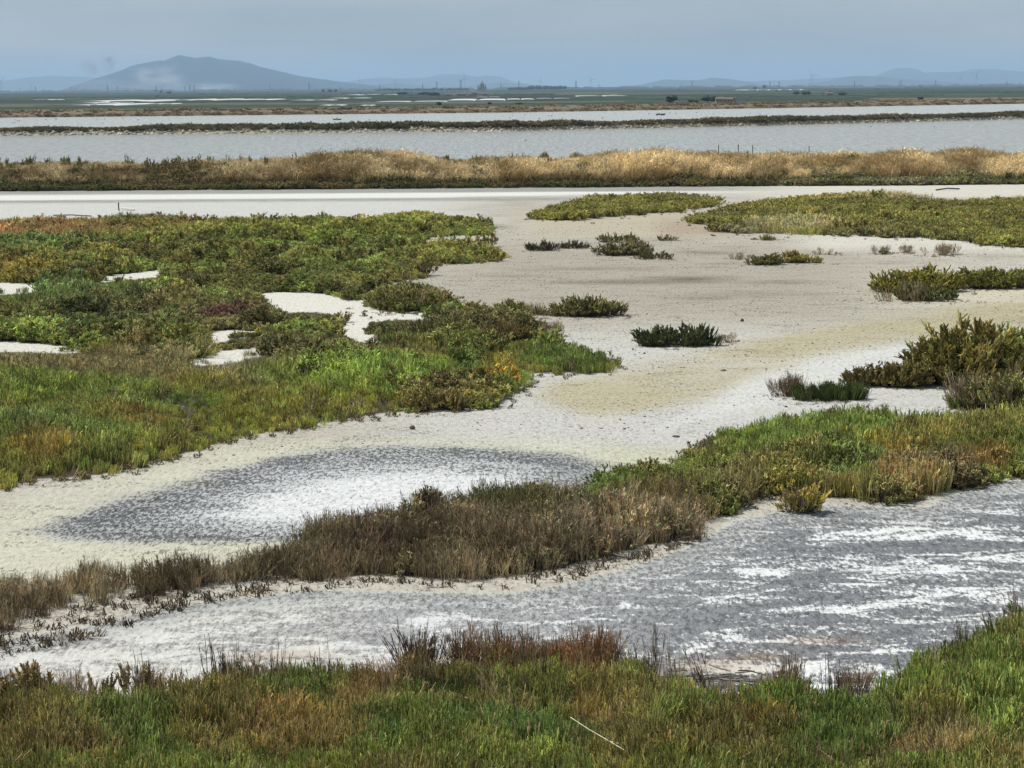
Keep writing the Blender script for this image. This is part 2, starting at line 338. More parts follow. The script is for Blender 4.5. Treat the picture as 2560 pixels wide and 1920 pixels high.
mxg = N(t, 'ShaderNodeMix', data_type='RGBA'); t.links.new(mr.outputs[0], mxg.inputs[0]); t.links.new(aB.outputs['Color'], mxg.inputs[6]); t.links.new(aA.outputs['Color'], mxg.inputs[7])
nf = tex(12, 7, .88, 1.0, .30); mulg = N(t, 'ShaderNodeMix', data_type='RGBA', blend_type='MULTIPLY'); mulg.inputs[0].default_value = .85
rf = N(t, 'ShaderNodeValToRGB'); rf.color_ramp.elements[0].position = .42; rf.color_ramp.elements[0].color = (.40, .40, .40, 1); rf.color_ramp.elements[1].position = .55; rf.color_ramp.elements[1].color = (1.30, 1.30, 1.30, 1)
t.links.new(nf.outputs['Fac'], rf.inputs[0]); t.links.new(math_('MULTIPLY_ADD', mr.outputs[0], -.62, .95), mulg.inputs[0]); t.links.new(mxg.outputs[2], mulg.inputs[6]); t.links.new(rf.outputs[0], mulg.inputs[7])
t.links.new(mulg.outputs[2], b.inputs['Base Color'])
bp = N(t, 'ShaderNodeBump'); bp.inputs['Distance'].default_value = .05; bp.inputs['Strength'].default_value = .6; t.links.new(comb, bp.inputs['Height']); t.links.new(bp.outputs[0], b.inputs['Normal'])
ground = link('ground', mesh('ground', Vn, Fq, [gmat], smooth=True, attrs={'crust': A*np.array([.785, .79, .765]), 'mud': B*np.array([.74, .73, .71]), 'share': S, 'coarse': C}))
tag(ground, kind='structure')

# ------------------------------------------------------------------ water of the two ponds
def water_strip(name, near, far, step=30):
    xs = np.unique(np.concatenate([np.arange(-900, 1200, step)]))
    v = []; f = []
    for x in xs: v += [(x, near(x), WATER_Z), (x, far(x), WATER_Z)]
    for i in range(len(xs)-1): f.append((2*i, 2*i+2, 2*i+3, 2*i+1))
    m, t, b = pmat(name+'_surface', (.37, .37, .335) if name == 'pond_water' else (.46, .46, .42), .20, .5); b.inputs['IOR'].default_value = 1.33
    gn = N(t, 'ShaderNodeNewGeometry'); wr = N(t, 'ShaderNodeValToRGB'); cc = b.inputs['Base Color'].default_value[:3]; wr.color_ramp.elements[0].position = .40; wr.color_ramp.elements[1].position = .60; wr.color_ramp.elements[0].color = (*[c*.80 for c in cc], 1); wr.color_ramp.elements[1].color = (*[c*1.18 for c in cc], 1); t.links.new(wr.outputs[0], b.inputs['Base Color']); mpn = N(t, 'ShaderNodeMapping'); mpn.inputs['Scale'].default_value = (2.6, .30, 1)  # light and dark of the ripples painted into the water colour
    n = N(t, 'ShaderNodeTexNoise'); n.inputs['Scale'].default_value = .9; n.inputs['Detail'].default_value = 6; n.inputs['Roughness'].default_value = .6
    t.links.new(gn.outputs['Position'], mpn.inputs[0]); t.links.new(mpn.outputs[0], n.inputs['Vector'])
    t.links.new(n.outputs['Fac'], wr.inputs[0]); bn = N(t, 'ShaderNodeBump'); bn.inputs['Distance'].default_value = .8; bn.inputs['Strength'].default_value = 1.0
    t.links.new(n.outputs['Fac'], bn.inputs['Height']); t.links.new(bn.outputs[0], b.inputs['Normal'])
    o = link(name, mesh(name, v, f, [m])); tag(o, kind='structure'); return o
water_strip('pond_water', lambda x: BANK_Y1-4, lambda x: berm_line(x)+1.5)
water_strip('far_pond_water', lambda x: berm_line(x)+8.5, lambda x: shore_line(x)+2)

# ------------------------------------------------------------------ plant prototypes (unit height), as arrays
class PB:
    def __init__(s): s.v = []; s.f = []; s.var = []; s.mi = []; s.n = 0
    def seg(s, a, b, ra, rb, var, mi=0, k=3):
        a = np.asarray(a, float); b = np.asarray(b, float); d = b-a; L = np.linalg.norm(d)+1e-9; d = d/L
        q = np.cross(d, (0, 0, 1.0) if abs(d[2]) < .9 else (1.0, 0, 0)); q /= np.linalg.norm(q); r = np.cross(d, q)
        ph = random.random()*6.28
        for c, rad in ((a, ra), (b, rb)):
            for i in range(k):
                an = ph+i*6.2832/k; s.v.append(c+rad*(math.cos(an)*q+math.sin(an)*r)); s.var.append(var)
        n = s.n
        for i in range(k):
            j = (i+1) % k; s.f.append((n+i, n+j, n+k+j, n+k+i)); s.mi.append(mi)
        s.n += 2*k
    def blade(s, pts, wd, var, mi=0):
        n = s.n; m = len(pts); side = np.array([math.cos(random.random()*6.28), math.sin(random.random()*6.28), 0]); 
        for i, p in enumerate(pts):
            ww = wd*(1-i/(m-.6)); s.v.append(np.asarray(p)-side*ww); s.v.append(np.asarray(p)+side*ww); s.var += [var, var]
        for i in range(m-1): s.f.append((n+2*i, n+2*i+1, n+2*i+3, n+2*i+2)); s.mi.append(mi)
        s.n += 2*m
    def arrays(s):
        return dict(v=np.array(s.v, np.float32), f=np.array(s.f, np.int32), var=np.array(s.var, np.float32), mi=np.array(s.mi, np.int32))
def rv(a=.75, b=1.25, hue=.08):
    k = random.uniform(a, b)**2 if random.random() < .85 else random.uniform(1.3, 2.0); return (k*random.uniform(1-hue, 1+hue), k, k*random.uniform(1-hue, 1+hue))
def rdir(lean):
    an = random.random()*6.2832; l = abs(random.gauss(0, lean)); return np.array([math.cos(an)*math.sin(l), math.sin(an)*math.sin(l), math.cos(l)])
def P_glass(n=34, rad=.34, lean=.16, side=5, th=.017):
    p = PB()
    for _ in range(n):
        an = random.random()*6.28; r = rad*math.sqrt(random.random()); b = np.array([math.cos(an)*r, math.sin(an)*r, 0]); out = b/(rad+1e-6)
        h = random.uniform(.6, 1.0)*(1-.25*(r/rad)**2); d = rdir(lean)+out*.14; d /= np.linalg.norm(d); mid = b+d*h*.5; d2 = d+rdir(.1)*.3; d2 /= np.linalg.norm(d2); top = mid+d2*h*.5
        v = rv(); p.seg(b, mid, th*.8, th, v); p.seg(mid, top, th, th*.75, tuple(c*1.12 for c in v))
        for _ in range(side):
            tt = random.uniform(.15, .95); s0 = b+(mid-b)*tt*2 if tt < .5 else mid+(top-mid)*(tt-.5)*2
            dd = d+rdir(.9)*.55; dd /= np.linalg.norm(dd); p.seg(s0, s0+dd*random.uniform(.10, .24), th*.8, th*.55, tuple(c*random.uniform(.95, 1.25) for c in v))
    return p.arrays()
def P_bush(nb=13, sub=6, tips=4, th=.022, spread=.62):
    p = PB()
    for i in range(nb):
        an = random.random()*6.28; el = random.uniform(.15, 1.5); L = random.uniform(.65, 1.0)
        d = np.array([math.cos(an)*math.cos(el)*spread, math.sin(an)*math.cos(el)*spread, math.sin(el)*.95+.05]); b = np.array([d[0]*.15, d[1]*.15, 0])
        e = b+d*L*.8; p.seg(b, e, th*.8, th*.4, rv(), 1)
        for _ in range(sub):
            tt = random.uniform(.4, 1.0); s0 = b+(e-b)*tt; dd = d*.5+rdir(1.0)*.5+np.array([0, 0, .35]); dd /= np.linalg.norm(dd); s1 = s0+dd*random.uniform(.12, .22); v = rv(.7, 1.3)
            p.seg(s0, s1, th*.6, th*.7, v)
            for _ in range(tips):
                ee = dd*.7+rdir(1.1)*.8; ee /= np.linalg.norm(ee); q = s0+(s1-s0)*random.uniform(.4, 1.0)
                p.seg(q, q+ee*random.uniform(.06, .13), th, th*.55, tuple(c*random.uniform(.85, 1.25) for c in v))
    return p.arrays()
def P_dry(n=26, rad=.32, th=.009, lean=.3, side=5, mi=0):
    p = PB()
    for _ in range(n):
        an = random.random()*6.28; r = rad*math.sqrt(random.random()); b = np.array([math.cos(an)*r, math.sin(an)*r, 0])
        h = random.uniform(.45, 1.0); d = rdir(lean)+b*.5; d /= np.linalg.norm(d); mid = b+d*h*.5; d2 = d+rdir(.6)*.35; d2 /= np.linalg.norm(d2); top = mid+d2*h*.5; v = rv(.6, 1.4, .06)
        p.seg(b, mid, th*1.3, th, v, mi); p.seg(mid, top, th, th*.4, v, mi)
        for _ in range(side):
            tt = random.uniform(.25, .95); s0 = b+(mid-b)*tt*2 if tt < .5 else mid+(top-mid)*(tt-.5)*2
            dd = d+rdir(1.0)*.75; dd /= np.linalg.norm(dd); e = s0+dd*random.uniform(.1, .3); p.seg(s0, e, th*.75, th*.4, v, mi)
            if random.random() < .6:
                d3 = dd+rdir(1.2)*.6; d3 /= np.linalg.norm(d3); p.seg(s0+(e-s0)*.6, s0+(e-s0)*.6+d3*.09, th*.8, th*.5, v, mi)
    return p.arrays()
def P_straw(n=60, rad=.4):
    p = PB()
    for _ in range(n):
        an = random.random()*6.28; r = rad*math.sqrt(random.random()); b = np.array([math.cos(an)*r, math.sin(an)*r, 0]); h = random.uniform(.55, 1.0)
        d = rdir(.28); bend = rdir(1.5); bend[2] = -abs(bend[2])*.2; v = rv(.75, 1.25, .05)
        pts = [b, b+d*h*.45, b+d*h*.8+bend*h*.10, b+d*h*.95+bend*h*random.uniform(.2, .42)]
        p.blade(pts, .014, v)
        if random.random() < .5: p.seg(pts[2], pts[3], .014, .006, tuple(c*1.15 for c in v))
    return p.arrays()
def P_twig(n=9, th=.016):
    p = PB()
    def grow(a, d, L, r, lv):
        e = a+d*L; p.seg(a, e, r, r*.7, rv(.7, 1.3, .04))
        if lv == 0: return
        for _ in range(3 if lv > 1 else 2):
            dd = d+rdir(1.1)*.85; dd /= np.linalg.norm(dd); grow(a+(e-a)*random.uniform(.55, 1), dd, L*random.uniform(.55, .8), r*.65, lv-1)
    for _ in range(n):
        an = random.random()*6.28; el = random.uniform(.35, 1.3); grow(np.array([0, 0, 0.]), np.array([math.cos(an)*math.cos(el), math.sin(an)*math.cos(el), math.sin(el)]), .38, th, 3)
    a = p.arrays(); a['v'][:, 2] = np.maximum(a['v'][:, 2], 0); a['v'] /= a['v'][:, 2].max(); return a
def P_stub():
    p = PB()
    for _ in range(9):
        b = np.array([random.uniform(-.4, .4), random.uniform(-.4, .4), 0]); d = rdir(.7); p.seg(b, b+d*random.uniform(.4, 1.0), .05, .04, rv(.6, 1.3)); 
    for _ in range(6):
        b = np.array([random.uniform(-.6, .6), random.uniform(-.6, .6), .05]); an = random.random()*6.28; p.seg(b, b+np.array([math.cos(an), math.sin(an), .08])*random.uniform(.5, 1.3), .035, .02, rv(.8, 1.6))
    return p.arrays()
PROTO = {'glass': [P_glass() for _ in range(4)], 'bush': [P_bush() for _ in range(4)], 'dry': [P_dry() for _ in range(4)], 'straw': [P_straw() for _ in range(4)],
         'twig': [P_twig() for _ in range(3)], 'stub': [P_stub() for _ in range(3)],
         'bushlow': [P_bush(10, 4, 4, .027) for _ in range(4)], 'bushfine': [P_bush(15, 8, 5, .015, .5) for _ in range(4)], 'glasslow': [P_glass(18, .34, .2, 3, .028) for _ in range(3)], 'drylow': [P_dry(14, .32, .016, .3, 3) for _ in range(3)]}
# small faceted stone
def P_stone(seed):
    rs = np.random.default_rng(seed); import bmesh
    bm = bmesh.new(); bmesh.ops.create_icosphere(bm, subdivisions=1, radius=.5); 
    for vv in bm.verts: vv.co *= 1+rs.uniform(-.28, .22); vv.co.z *= .7; vv.co.z += .22
    bm.verts.ensure_lookup_table(); v = np.array([tuple(q.co) for q in bm.verts], np.float32); f = np.array([[q.index for q in fc.verts] for fc in bm.faces], np.int32); bm.free()
    return dict(v=v, f=f, var=np.ones((len(v), 3), np.float32), mi=np.zeros(len(f), np.int32))
PROTO['stone'] = [P_stone(i) for i in range(4)]
STONE_I = leafmat('pale_stone', True, transl=0.0, rough=.9)
_po = {}
def proto_objs(kind):
    if kind not in _po:
        _po[kind] = []
        for i, a in enumerate(PROTO[kind]):
            me = mesh(kind+'_shape', a['v'], a['f'], [STONE_I if kind == 'stone' else LEAF_I, WOOD], attrs={'var': a['var']}, midx=a['mi'])
            _po[kind].append(bpy.data.objects.new(kind+'_shape', me))
    return _po[kind]
def scatter(name, kind, pos, scl, tint, label, cat, tiltmax=.12):
    """one 'stuff' object: points that carry instances of a few plant shapes"""
    n = len(pos)
    if n == 0: return None
    me = mesh(name, pos, np.zeros((0, 4), np.int32))
    def att(nm, ty, key, data):
        a_ = me.attributes.new(nm, ty, 'POINT'); a_.data.foreach_set(key, np.asarray(data).ravel())
    att('rot', 'FLOAT_VECTOR', 'vector', np.stack([rng.normal(0, tiltmax, n), rng.normal(0, tiltmax, n), rng.uniform(0, 6.283, n)], 1).astype(np.float32))
    att('scl', 'FLOAT_VECTOR', 'vector', scl.astype(np.float32))
    att('vi', 'INT', 'value', rng.integers(0, len(PROTO[kind]), n).astype(np.int32))
    att('tint', 'FLOAT_COLOR', 'color', np.concatenate([tint*(np.ones(3) if kind == 'stone' else VEGK*KINDK.get(kind, 1.0) if kind != 'straw' else np.array([1.25, 1.2, 1.1])), np.ones((n, 1))], 1).astype(np.float32))
    o = link(name, me)
    gnt = bpy.data.node_groups.new(name, 'GeometryNodeTree')
    gnt.interface.new_socket('Geometry', in_out='INPUT', socket_type='NodeSocketGeometry'); gnt.interface.new_socket('Geometry', in_out='OUTPUT', socket_type='NodeSocketGeometry')
    gi = N(gnt, 'NodeGroupInput'); go = N(gnt, 'NodeGroupOutput'); iop = N(gnt, 'GeometryNodeInstanceOnPoints'); jn = N(gnt, 'GeometryNodeJoinGeometry')
    for ob in proto_objs(kind):
        oi = N(gnt, 'GeometryNodeObjectInfo'); oi.inputs['Object'].default_value = ob; oi.inputs['As Instance'].default_value = True
        gnt.links.new(oi.outputs['Geometry'], jn.inputs[0])
    def na_(nm, ty):
        q = N(gnt, 'GeometryNodeInputNamedAttribute', data_type=ty); q.inputs['Name'].default_value = nm; return q.outputs['Attribute']
    gnt.links.new(gi.outputs[0], iop.inputs['Points']); gnt.links.new(jn.outputs[0], iop.inputs['Instance']); iop.inputs['Pick Instance'].default_value = True
    gnt.links.new(na_('vi', 'INT'), iop.inputs['Instance Index'])
    e2r = N(gnt, 'FunctionNodeEulerToRotation'); gnt.links.new(na_('rot', 'FLOAT_VECTOR'), e2r.inputs[0]); gnt.links.new(e2r.outputs[0], iop.inputs['Rotation'])
    gnt.links.new(na_('scl', 'FLOAT_VECTOR'), iop.inputs['Scale']); gnt.links.new(iop.outputs[0], go.inputs[0])
    md = o.modifiers.new('scatter', 'NODES'); md.node_group = gnt
    tag(o, label, cat, kind='stuff'); return o

# ------------------------------------------------------------------ the marsh plants, patch by patch
GREEN=(.075,.125,.028); BRIGHT=(.095,.150,.032); BLUEG=(.070,.112,.046); OLIVE=(.105,.110,.026); YELL=(.190,.150,.026); DARK=(.040,.052,.018)
BROWN=(.105,.072,.038); GREYB=(.120,.100,.072); RUST=(.130,.068,.028); PINKB=(.165,.105,.062); PURPLE=(.078,.038,.036); GREY=(.150,.135,.115); STRAW=(.64,.55,.36); DKBR=(.070,.048,.032)
def sample(poly, dens, hfun, holes=(), edge=9, grow=1.0, topk=.8):
    pg = np.array(poly, float); q = p2g(pg[:, 0], np.maximum(pg[:, 1], 236)); y1 = min(q[:, 1].max(), 300); x0, x1, y0 = q[:, 0].min(), q[:, 0].max(), q[:, 1].min()
    n = int((x1-x0)*(y1-y0)*dens); X = rng.uniform(x0, x1, n); Y = rng.uniform(y0, y1, n)
    bx, by = proj(np.stack([X, Y, 0*X], 1)); nn = fbm(X*1.3, Y*1.3, 77, 3)
    ok = inpoly(bx+edge*2*(nn-.5), by+edge*(nn-.5), poly); X, Y, bx, by = X[ok], Y[ok], bx[ok], by[ok]
    h = hfun(X, Y, bx, by); tx, ty = proj(np.stack([X, Y, h*topk*rng.uniform(.45, 1.15, len(X))], 1)); ok = inpoly(tx, ty, poly) | ((by-ty) < 2)
    ok2 = np.ones(len(X), bool)
    for hp in holes:
        hit = np.zeros(len(X), bool)
        for q in (1.0, .87, .75, .62, .5, .37, .25): hx, hy_ = proj(np.stack([X, Y, h*q], 1)); hit |= inpoly(hx, hy_+1, hp)
        h = np.where(hit, h*rng.uniform(.25, .5, len(X)), h); hx, hy_ = proj(np.stack([X, Y, h], 1)); hit2 = inpoly(hx, hy_, hp)
        ok2 &= ~inpoly(bx, by, hp) & ~(hit2 & (rng.random(len(X)) < .93))
    ok &= ok2
    return X[ok], Y[ok], bx[ok], by[ok], h[ok]
def blobtint(X, Y, bx, by, base, alt, blobs, sc=.5, seed=1):
    n = fbm(X*sc, Y*sc, seed, 4); m = sm(n, .42, .62)[:, None]; c = np.array(base)*(1-m)+np.array(alt)*m
    w2 = fbm(X*1.4, Y*1.4, seed+5, 3)
    for cx, cy, rx, ry, col, k in blobs:
        e = ((bx-cx)/rx)**2+((by-cy)/ry)**2; mm = (sm(1.5-e-1.6*(w2-.5), 0.2, .9)*k)[:, None]; c = c*(1-mm)+np.array(col)*mm
    g_ = (c[:, 1] > c[:, 0]*1.35)[:, None]; c = np.where(g_, c*.60+c.mean(1, keepdims=True)*.40*np.array([1.25, 1.22, .62]), c*.70+c.mean(1, keepdims=True)*.30*np.array([1.25, 1.20, .62])); m_ = (c[:, 0] > c[:, 1])[:, None]; c = np.where(m_, c*np.array([.95, 1.0, 1.0]), c); c = c*rng.uniform(.60, 1.45, (len(X), 1))*(1+.9*(fbm(X*1.6, Y*1.6, seed+9, 3)-.5))[:, None]; c = c*rng.uniform(.93, 1.07, (len(X), 3))
    return c
def plant(name, kindsel, smp, wk, tint, label, cat, zoff=True, tilt=.12):
    X, Y, bx, by, h = smp; Z0 = height(X, Y)-.02; pos = np.stack([X, Y, Z0], 1)
    sc = np.stack([h*wk*rng.uniform(.85, 1.25, len(X)), h*wk*rng.uniform(.85, 1.25, len(X)), h], 1)
    return pos, sc, tint
def do(name, kind, smp, wk, tint, label, cat, sel=None, tilt=.12):
    X, Y, bx, by, h = smp
    if sel is not None: X, Y, h, tint = X[sel], Y[sel], h[sel], tint[sel]
    sc = np.stack([h*wk*rng.uniform(.85, 1.25, len(X)), h*wk*rng.uniform(.85, 1.25, len(X)), h], 1)
    return scatter(name, kind, np.stack([X, Y, height(X, Y)-.015], 1), sc, tint, label, cat, tilt)

# left marsh
def hL(X, Y, bx, by):
    n = fbm(X*.7, Y*.45, 101, 3); e = sm(sdist(bx, by, VEG_LEFT, 2.0), 0, 60)
    return (.15+.72*np.clip(n-.28, 0, 1))*(.62+.38*e)*rng.uniform(.8, 1.2, len(X))*(1+.25*sm(by, 500, 800)*0)
sL = sample(VEG_LEFT, 26, hL, POCKETS); X_, Y_, bx, by, h_ = sL
low = by > 895
LB = [(120,588,420,22,PINKB,1.0),(450,576,260,14,(.15,.105,.05),.75),(950,548,260,12,(.20,.155,.055),.75),(60,690,110,22,(.14,.095,.025),.8),(120,620,160,22,BLUEG,.6),(700,600,500,30,(.11,.125,.026),.5),(1150,640,130,16,(.14,.125,.035),.7),(950,612,160,16,(.08,.125,.03),.6),
 (820,575,300,14,(.12,.115,.03),.5),(520,620,90,26,DARK,.5),(110,745,240,34,BLUEG,.8),(300,750,120,24,BLUEG,.7),(600,720,140,30,DARK,.6),(780,700,140,24,(.055,.07,.022),.6),(420,800,380,50,(.085,.075,.042),.75),(60,800,140,30,(.08,.09,.035),.5),(560,802,90,13,PURPLE,1.0),(210,820,90,40,DARK,.75),
 (760,810,150,20,(.075,.062,.03),.7),(420,860,120,30,(.07,.075,.022),.7),(1000,745,150,30,(.075,.075,.03),.8),(700,862,170,18,(.07,.065,.03),.7),(300,930,420,46,(.105,.085,.058),.9),(640,950,160,40,(.115,.095,.072),.85),(850,890,260,22,(.085,.072,.04),.7),(1000,900,130,30,(.105,.10,.04),.5),
 (1060,830,200,32,(.06,.052,.03),.9),(1250,820,110,34,(.075,.058,.03),.8),(1050,950,260,36,BRIGHT,.9),(1420,905,110,34,(.068,.108,.027),1.0),(1535,915,30,18,(.10,.10,.025),1.0),(1235,920,55,34,(.17,.13,.03),.6),(1150,905,45,18,(.17,.135,.03),.6),(1100,990,120,26,(.10,.082,.035),.95),(1290,960,40,30,BRIGHT,.8),
 (100,1080,140,40,BLUEG,.6),(380,1020,160,26,BLUEG,.55),(250,1130,120,44,(.05,.08,.025),.5),(90,1140,80,44,(.13,.085,.03),.7),(600,1060,180,40,(.12,.12,.03),.8),(350,1070,60,20,(.12,.08,.035),.7),(780,1010,200,40,(.13,.125,.035),.8),(900,960,260,40,(.10,.155,.032),.8),(420,1120,120,40,(.10,.12,.028),.7),(20,1190,80,34,(.10,.11,.03),.7)]
tL = blobtint(X_, Y_, bx, by, (.085,.115,.030), (.115,.105,.034), LB, .45, 11)
w3 = fbm(X_*.8, Y_*.8, 203, 3)
erect = (by > 930) | ((by > 700) & (bx < 480) & (by < 790)) | ((by > 860) & (bx > 950)) | ((bx > 1250) & (by > 850))
erect &= ~((bx > 980) & (bx < 1260) & (by > 975)); erect &= w3 < .66
drym = ((by > 880) & (by < 1000) & (bx < 900) & (w3 > .45)) | ((by < 604) & (bx < 620-(by-560)*6)) | ((by > 900) & (w3 > .66))
erect &= ~drym
do('glasswort', 'glass', sL, 1.15, tL, 'erect bright green glasswort stems carpeting the left bank', 'glasswort', erect)
do('dry_glasswort', 'dry', sL, 1.3, tL*1.15, 'grey brown dried stems spread through the left marsh', 'dried plants', drym)
do('sea_purslane', 'bushfine', sL, 1.7, tL*1.12, 'olive green low bushy purslane covering the left marsh', 'marsh bushes', ~erect & ~drym)

def mounds(poly, dens, h0, tintf, label, holes=(), kind='bush', cond=None):
    s = sample(poly, dens, lambda X, Y, bx, by: rng.uniform(.75, 1.3, len(X))*h0, holes, topk=.75); X_, Y_, bx, by, h_ = s
    k = fbm(X_*.5, Y_*.5, 501, 3) > .46
    if cond is not None: k &= cond(bx, by)
    s = tuple(a[k] for a in s); do('marsh_bush_mounds', kind, s, 1.6 if kind == 'bushfine' else 1.35, tintf(*s[:4]), label, 'marsh bushes')
mounds(VEG_LEFT, 1.5, .58, lambda X, Y, bx, by: blobtint(X, Y, bx, by, (.075,.078,.026), (.115,.100,.032), LB, .8, 31), 'taller rounded bushes rising out of the left marsh', POCKETS, 'bushfine', lambda bx, by: (by < 890) | ((bx > 700) & (by < 1000) & (bx < 1250)))
mounds(VEG_UPR, .35, .60, lambda X, Y, bx, by: blobtint(X, Y, bx, by, (.105,.100,.028), (.14,.125,.035), [], .4, 33), 'taller bushes rising out of the upper right marsh', ())
# upper right marsh and the little island beside it
def hU(X, Y, bx, by): return (.26+.45*np.clip(fbm(X*.4, Y*.4, 111, 3)-.25, 0, 1))*rng.uniform(.8, 1.2, len(X))
for nm, poly, lab, seed in (('sea_purslane', VEG_UPR, 'olive yellow low bushes filling the upper right marsh below the embankment', 5), ('sea_purslane', VEG_UPM, 'small olive island of low bushes beside the far white flat', 8)):
    s = sample(poly, 11, hU, ()); X_, Y_, bx, by, h_ = s
    tt = blobtint(X_, Y_, bx, by, (.125,.118,.030), (.105,.098,.032), [(2000,575,140,12,(.15,.135,.11),.9),(1850,585,120,6,(.14,.125,.10),.9),(1790,548,60,8,(.12,.11,.05),.7),(2150,588,120,10,(.09,.08,.045),.6),(2400,604,60,9,(.07,.085,.03),.7),(2000,505,160,8,(.22,.18,.07),.6),(2280,498,150,8,(.16,.14,.12),.95),(2520,498,100,8,(.15,.135,.11),.9),(1760,504,60,6,(.14,.12,.09),.7),(1650,515,200,10,(.12,.115,.028),.5)], .25, seed)
    gm_ = ((bx-2000)/150)**2+((by-575)/13)**2 < 1
    gm_ |= (by < 506) & (bx > 2150)
    do(nm, 'bush', s, 1.45, tt, lab, 'marsh bushes', ~gm_)
    if gm_.any(): do('dry_glasswort', 'dry', s, 1.6, tt*1.3, 'pale grey leafless twigs along the upper right marsh edge', 'dried plants', gm_)

# green hump of the near strip
def hG(X, Y, bx, by):
    n = fbm(X*.8, Y*.8, 121, 3); return (.24+.50*np.clip(n-.2, 0, 1))*rng.uniform(.8, 1.2, len(X))*(.8+.25*sm(bx, 1800, 2100))
s = sample(STRIP_G, 42, hG, [[(1480,1268),(1525,1270),(1528,1325),(1470,1320)]]); X_, Y_, bx, by, h_ = s
GB = [(2020,1110,260,45,(.085,.122,.033),1.0),(2250,1100,160,40,(.085,.135,.030),.8),(2180,1150,80,24,(.15,.125,.03),.8),(2330,1120,90,30,(.13,.10,.04),.7),(2480,1090,110,40,(.11,.105,.035),.7),(2460,1170,60,30,(.15,.085,.03),.8),(2260,1215,90,40,(.125,.085,.05),.9),(2380,1190,70,34,(.115,.085,.06),.85),(2120,1190,70,50,(.06,.10,.03),.7),(1960,1220,70,30,(.13,.115,.03),.6),(1830,1240,90,40,(.10,.08,.045),.8),(1700,1190,60,30,(.07,.10,.028),.7),(1730,1150,60,26,(.085,.065,.045),.85),(1580,1190,60,26,(.085,.095,.025),.8),(1530,1230,90,30,(.065,.105,.028),.8),(1650,1290,140,50,(.095,.068,.042),1.0),(1480,1270,60,24,(.06,.085,.025),.7),(1880,1190,60,30,(.105,.085,.045),.7),(1760,1230,60,24,(.08,.10,.03),.5)]
tt = blobtint(X_, Y_, bx, by, (.085,.105,.030), (.105,.088,.038), GB, .8, 14)
w3 = fbm(X_*1.1, Y_*1.1, 303, 3); er = ((by < 1160) & (bx > 1800)) | (w3 < .42) ; dr = ((bx < 1720) & (by > 1245)) | ((w3 > .6) & (by > 1150)); er &= ~dr
do('glasswort', 'glass', s, 1.0, tt, 'tall green glasswort stems on the hump at the right', 'glasswort', er)
do('dry_glasswort', 'dry', s, 1.15, tt*1.15, 'brown dead stems along the near side of the green hump', 'dried plants', dr)
do('sea_purslane', 'bush', s, 1.3, tt, 'olive and brown bushes between the glasswort on the right hump', 'marsh bushes', ~er & ~dr)

# brown strip
def hB(X, Y, bx, by):
    n = fbm(X*.9, Y*.9, 131, 3); return (.16+.50*np.clip(n-.25, 0, 1))*rng.uniform(.7, 1.3, len(X))*(.9+.2*sm(bx, 500, 900))
s = sample(STRIP_B, 62, hB, [[(1475,1262),(1525,1268),(1528,1325),(1465,1320)]], topk=.55); X_, Y_, bx, by, h_ = s
keep = rng.random(len(X_)) < (.62+.38*sm(bx, 520, 820))*(1-.45*sm(-sdist(bx, by, STRIP_B), -26, 0)); s = tuple(a[keep] for a in s); X_, Y_, bx, by, h_ = s
tt = blobtint(X_, Y_, bx, by, (.098,.078,.055), (.150,.128,.095), [(1250,1275,170,26,(.070,.085,.028),.95),(1400,1300,120,30,(.085,.085,.045),.6),(700,1400,120,30,(.13,.115,.085),.7),(1500,1350,140,30,(.15,.13,.10),.7),(1000,1310,160,24,(.085,.070,.038),.6),(850,1330,60,20,(.10,.055,.035),.7),(1090,1270,50,30,(.055,.042,.032),.8),(950,1390,120,40,(.075,.052,.038),.7)], .9, 17)
dr = rng.random(len(X_)) < .86*np.ones(len(X_))
dr |= bx < 900
do('dry_glasswort', 'dry', s, 1.05, tt*np.array([.82, .76, .86]), 'dark brown dead glasswort stems on the long narrow strip', 'dried plants', dr)
do('sea_purslane', 'bush', s, 1.25, tt, 'dull olive bushes along the back of the brown strip', 'marsh bushes', ~dr)
# stubs and litter on the pale fringe of the strip
LITT = [(-60,1560),(80,1530),(300,1480),(520,1440),(800,1430),(1100,1440),(1350,1420),(1560,1375),(1760,1330),(1780,1345),(1650,1390),(1450,1450),(1300,1475),(1000,1462),(850,1475),(700,1490),(560,1500),(350,1565),(150,1620),(-60,1660)]
s = sample(LITT, 44, lambda X, Y, bx, by: rng.uniform(.04, .12, len(X)), ()); X_, Y_, bx, by, h_ = s
do('dead_stubs', 'stub', s, 1.5, np.tile([.040, .033, .027], (len(X_), 1))*rng.uniform(.6, 2.2, (len(X_), 1)), 'short dark dead stubs and litter on the pale edge below the brown strip', 'plant litter')

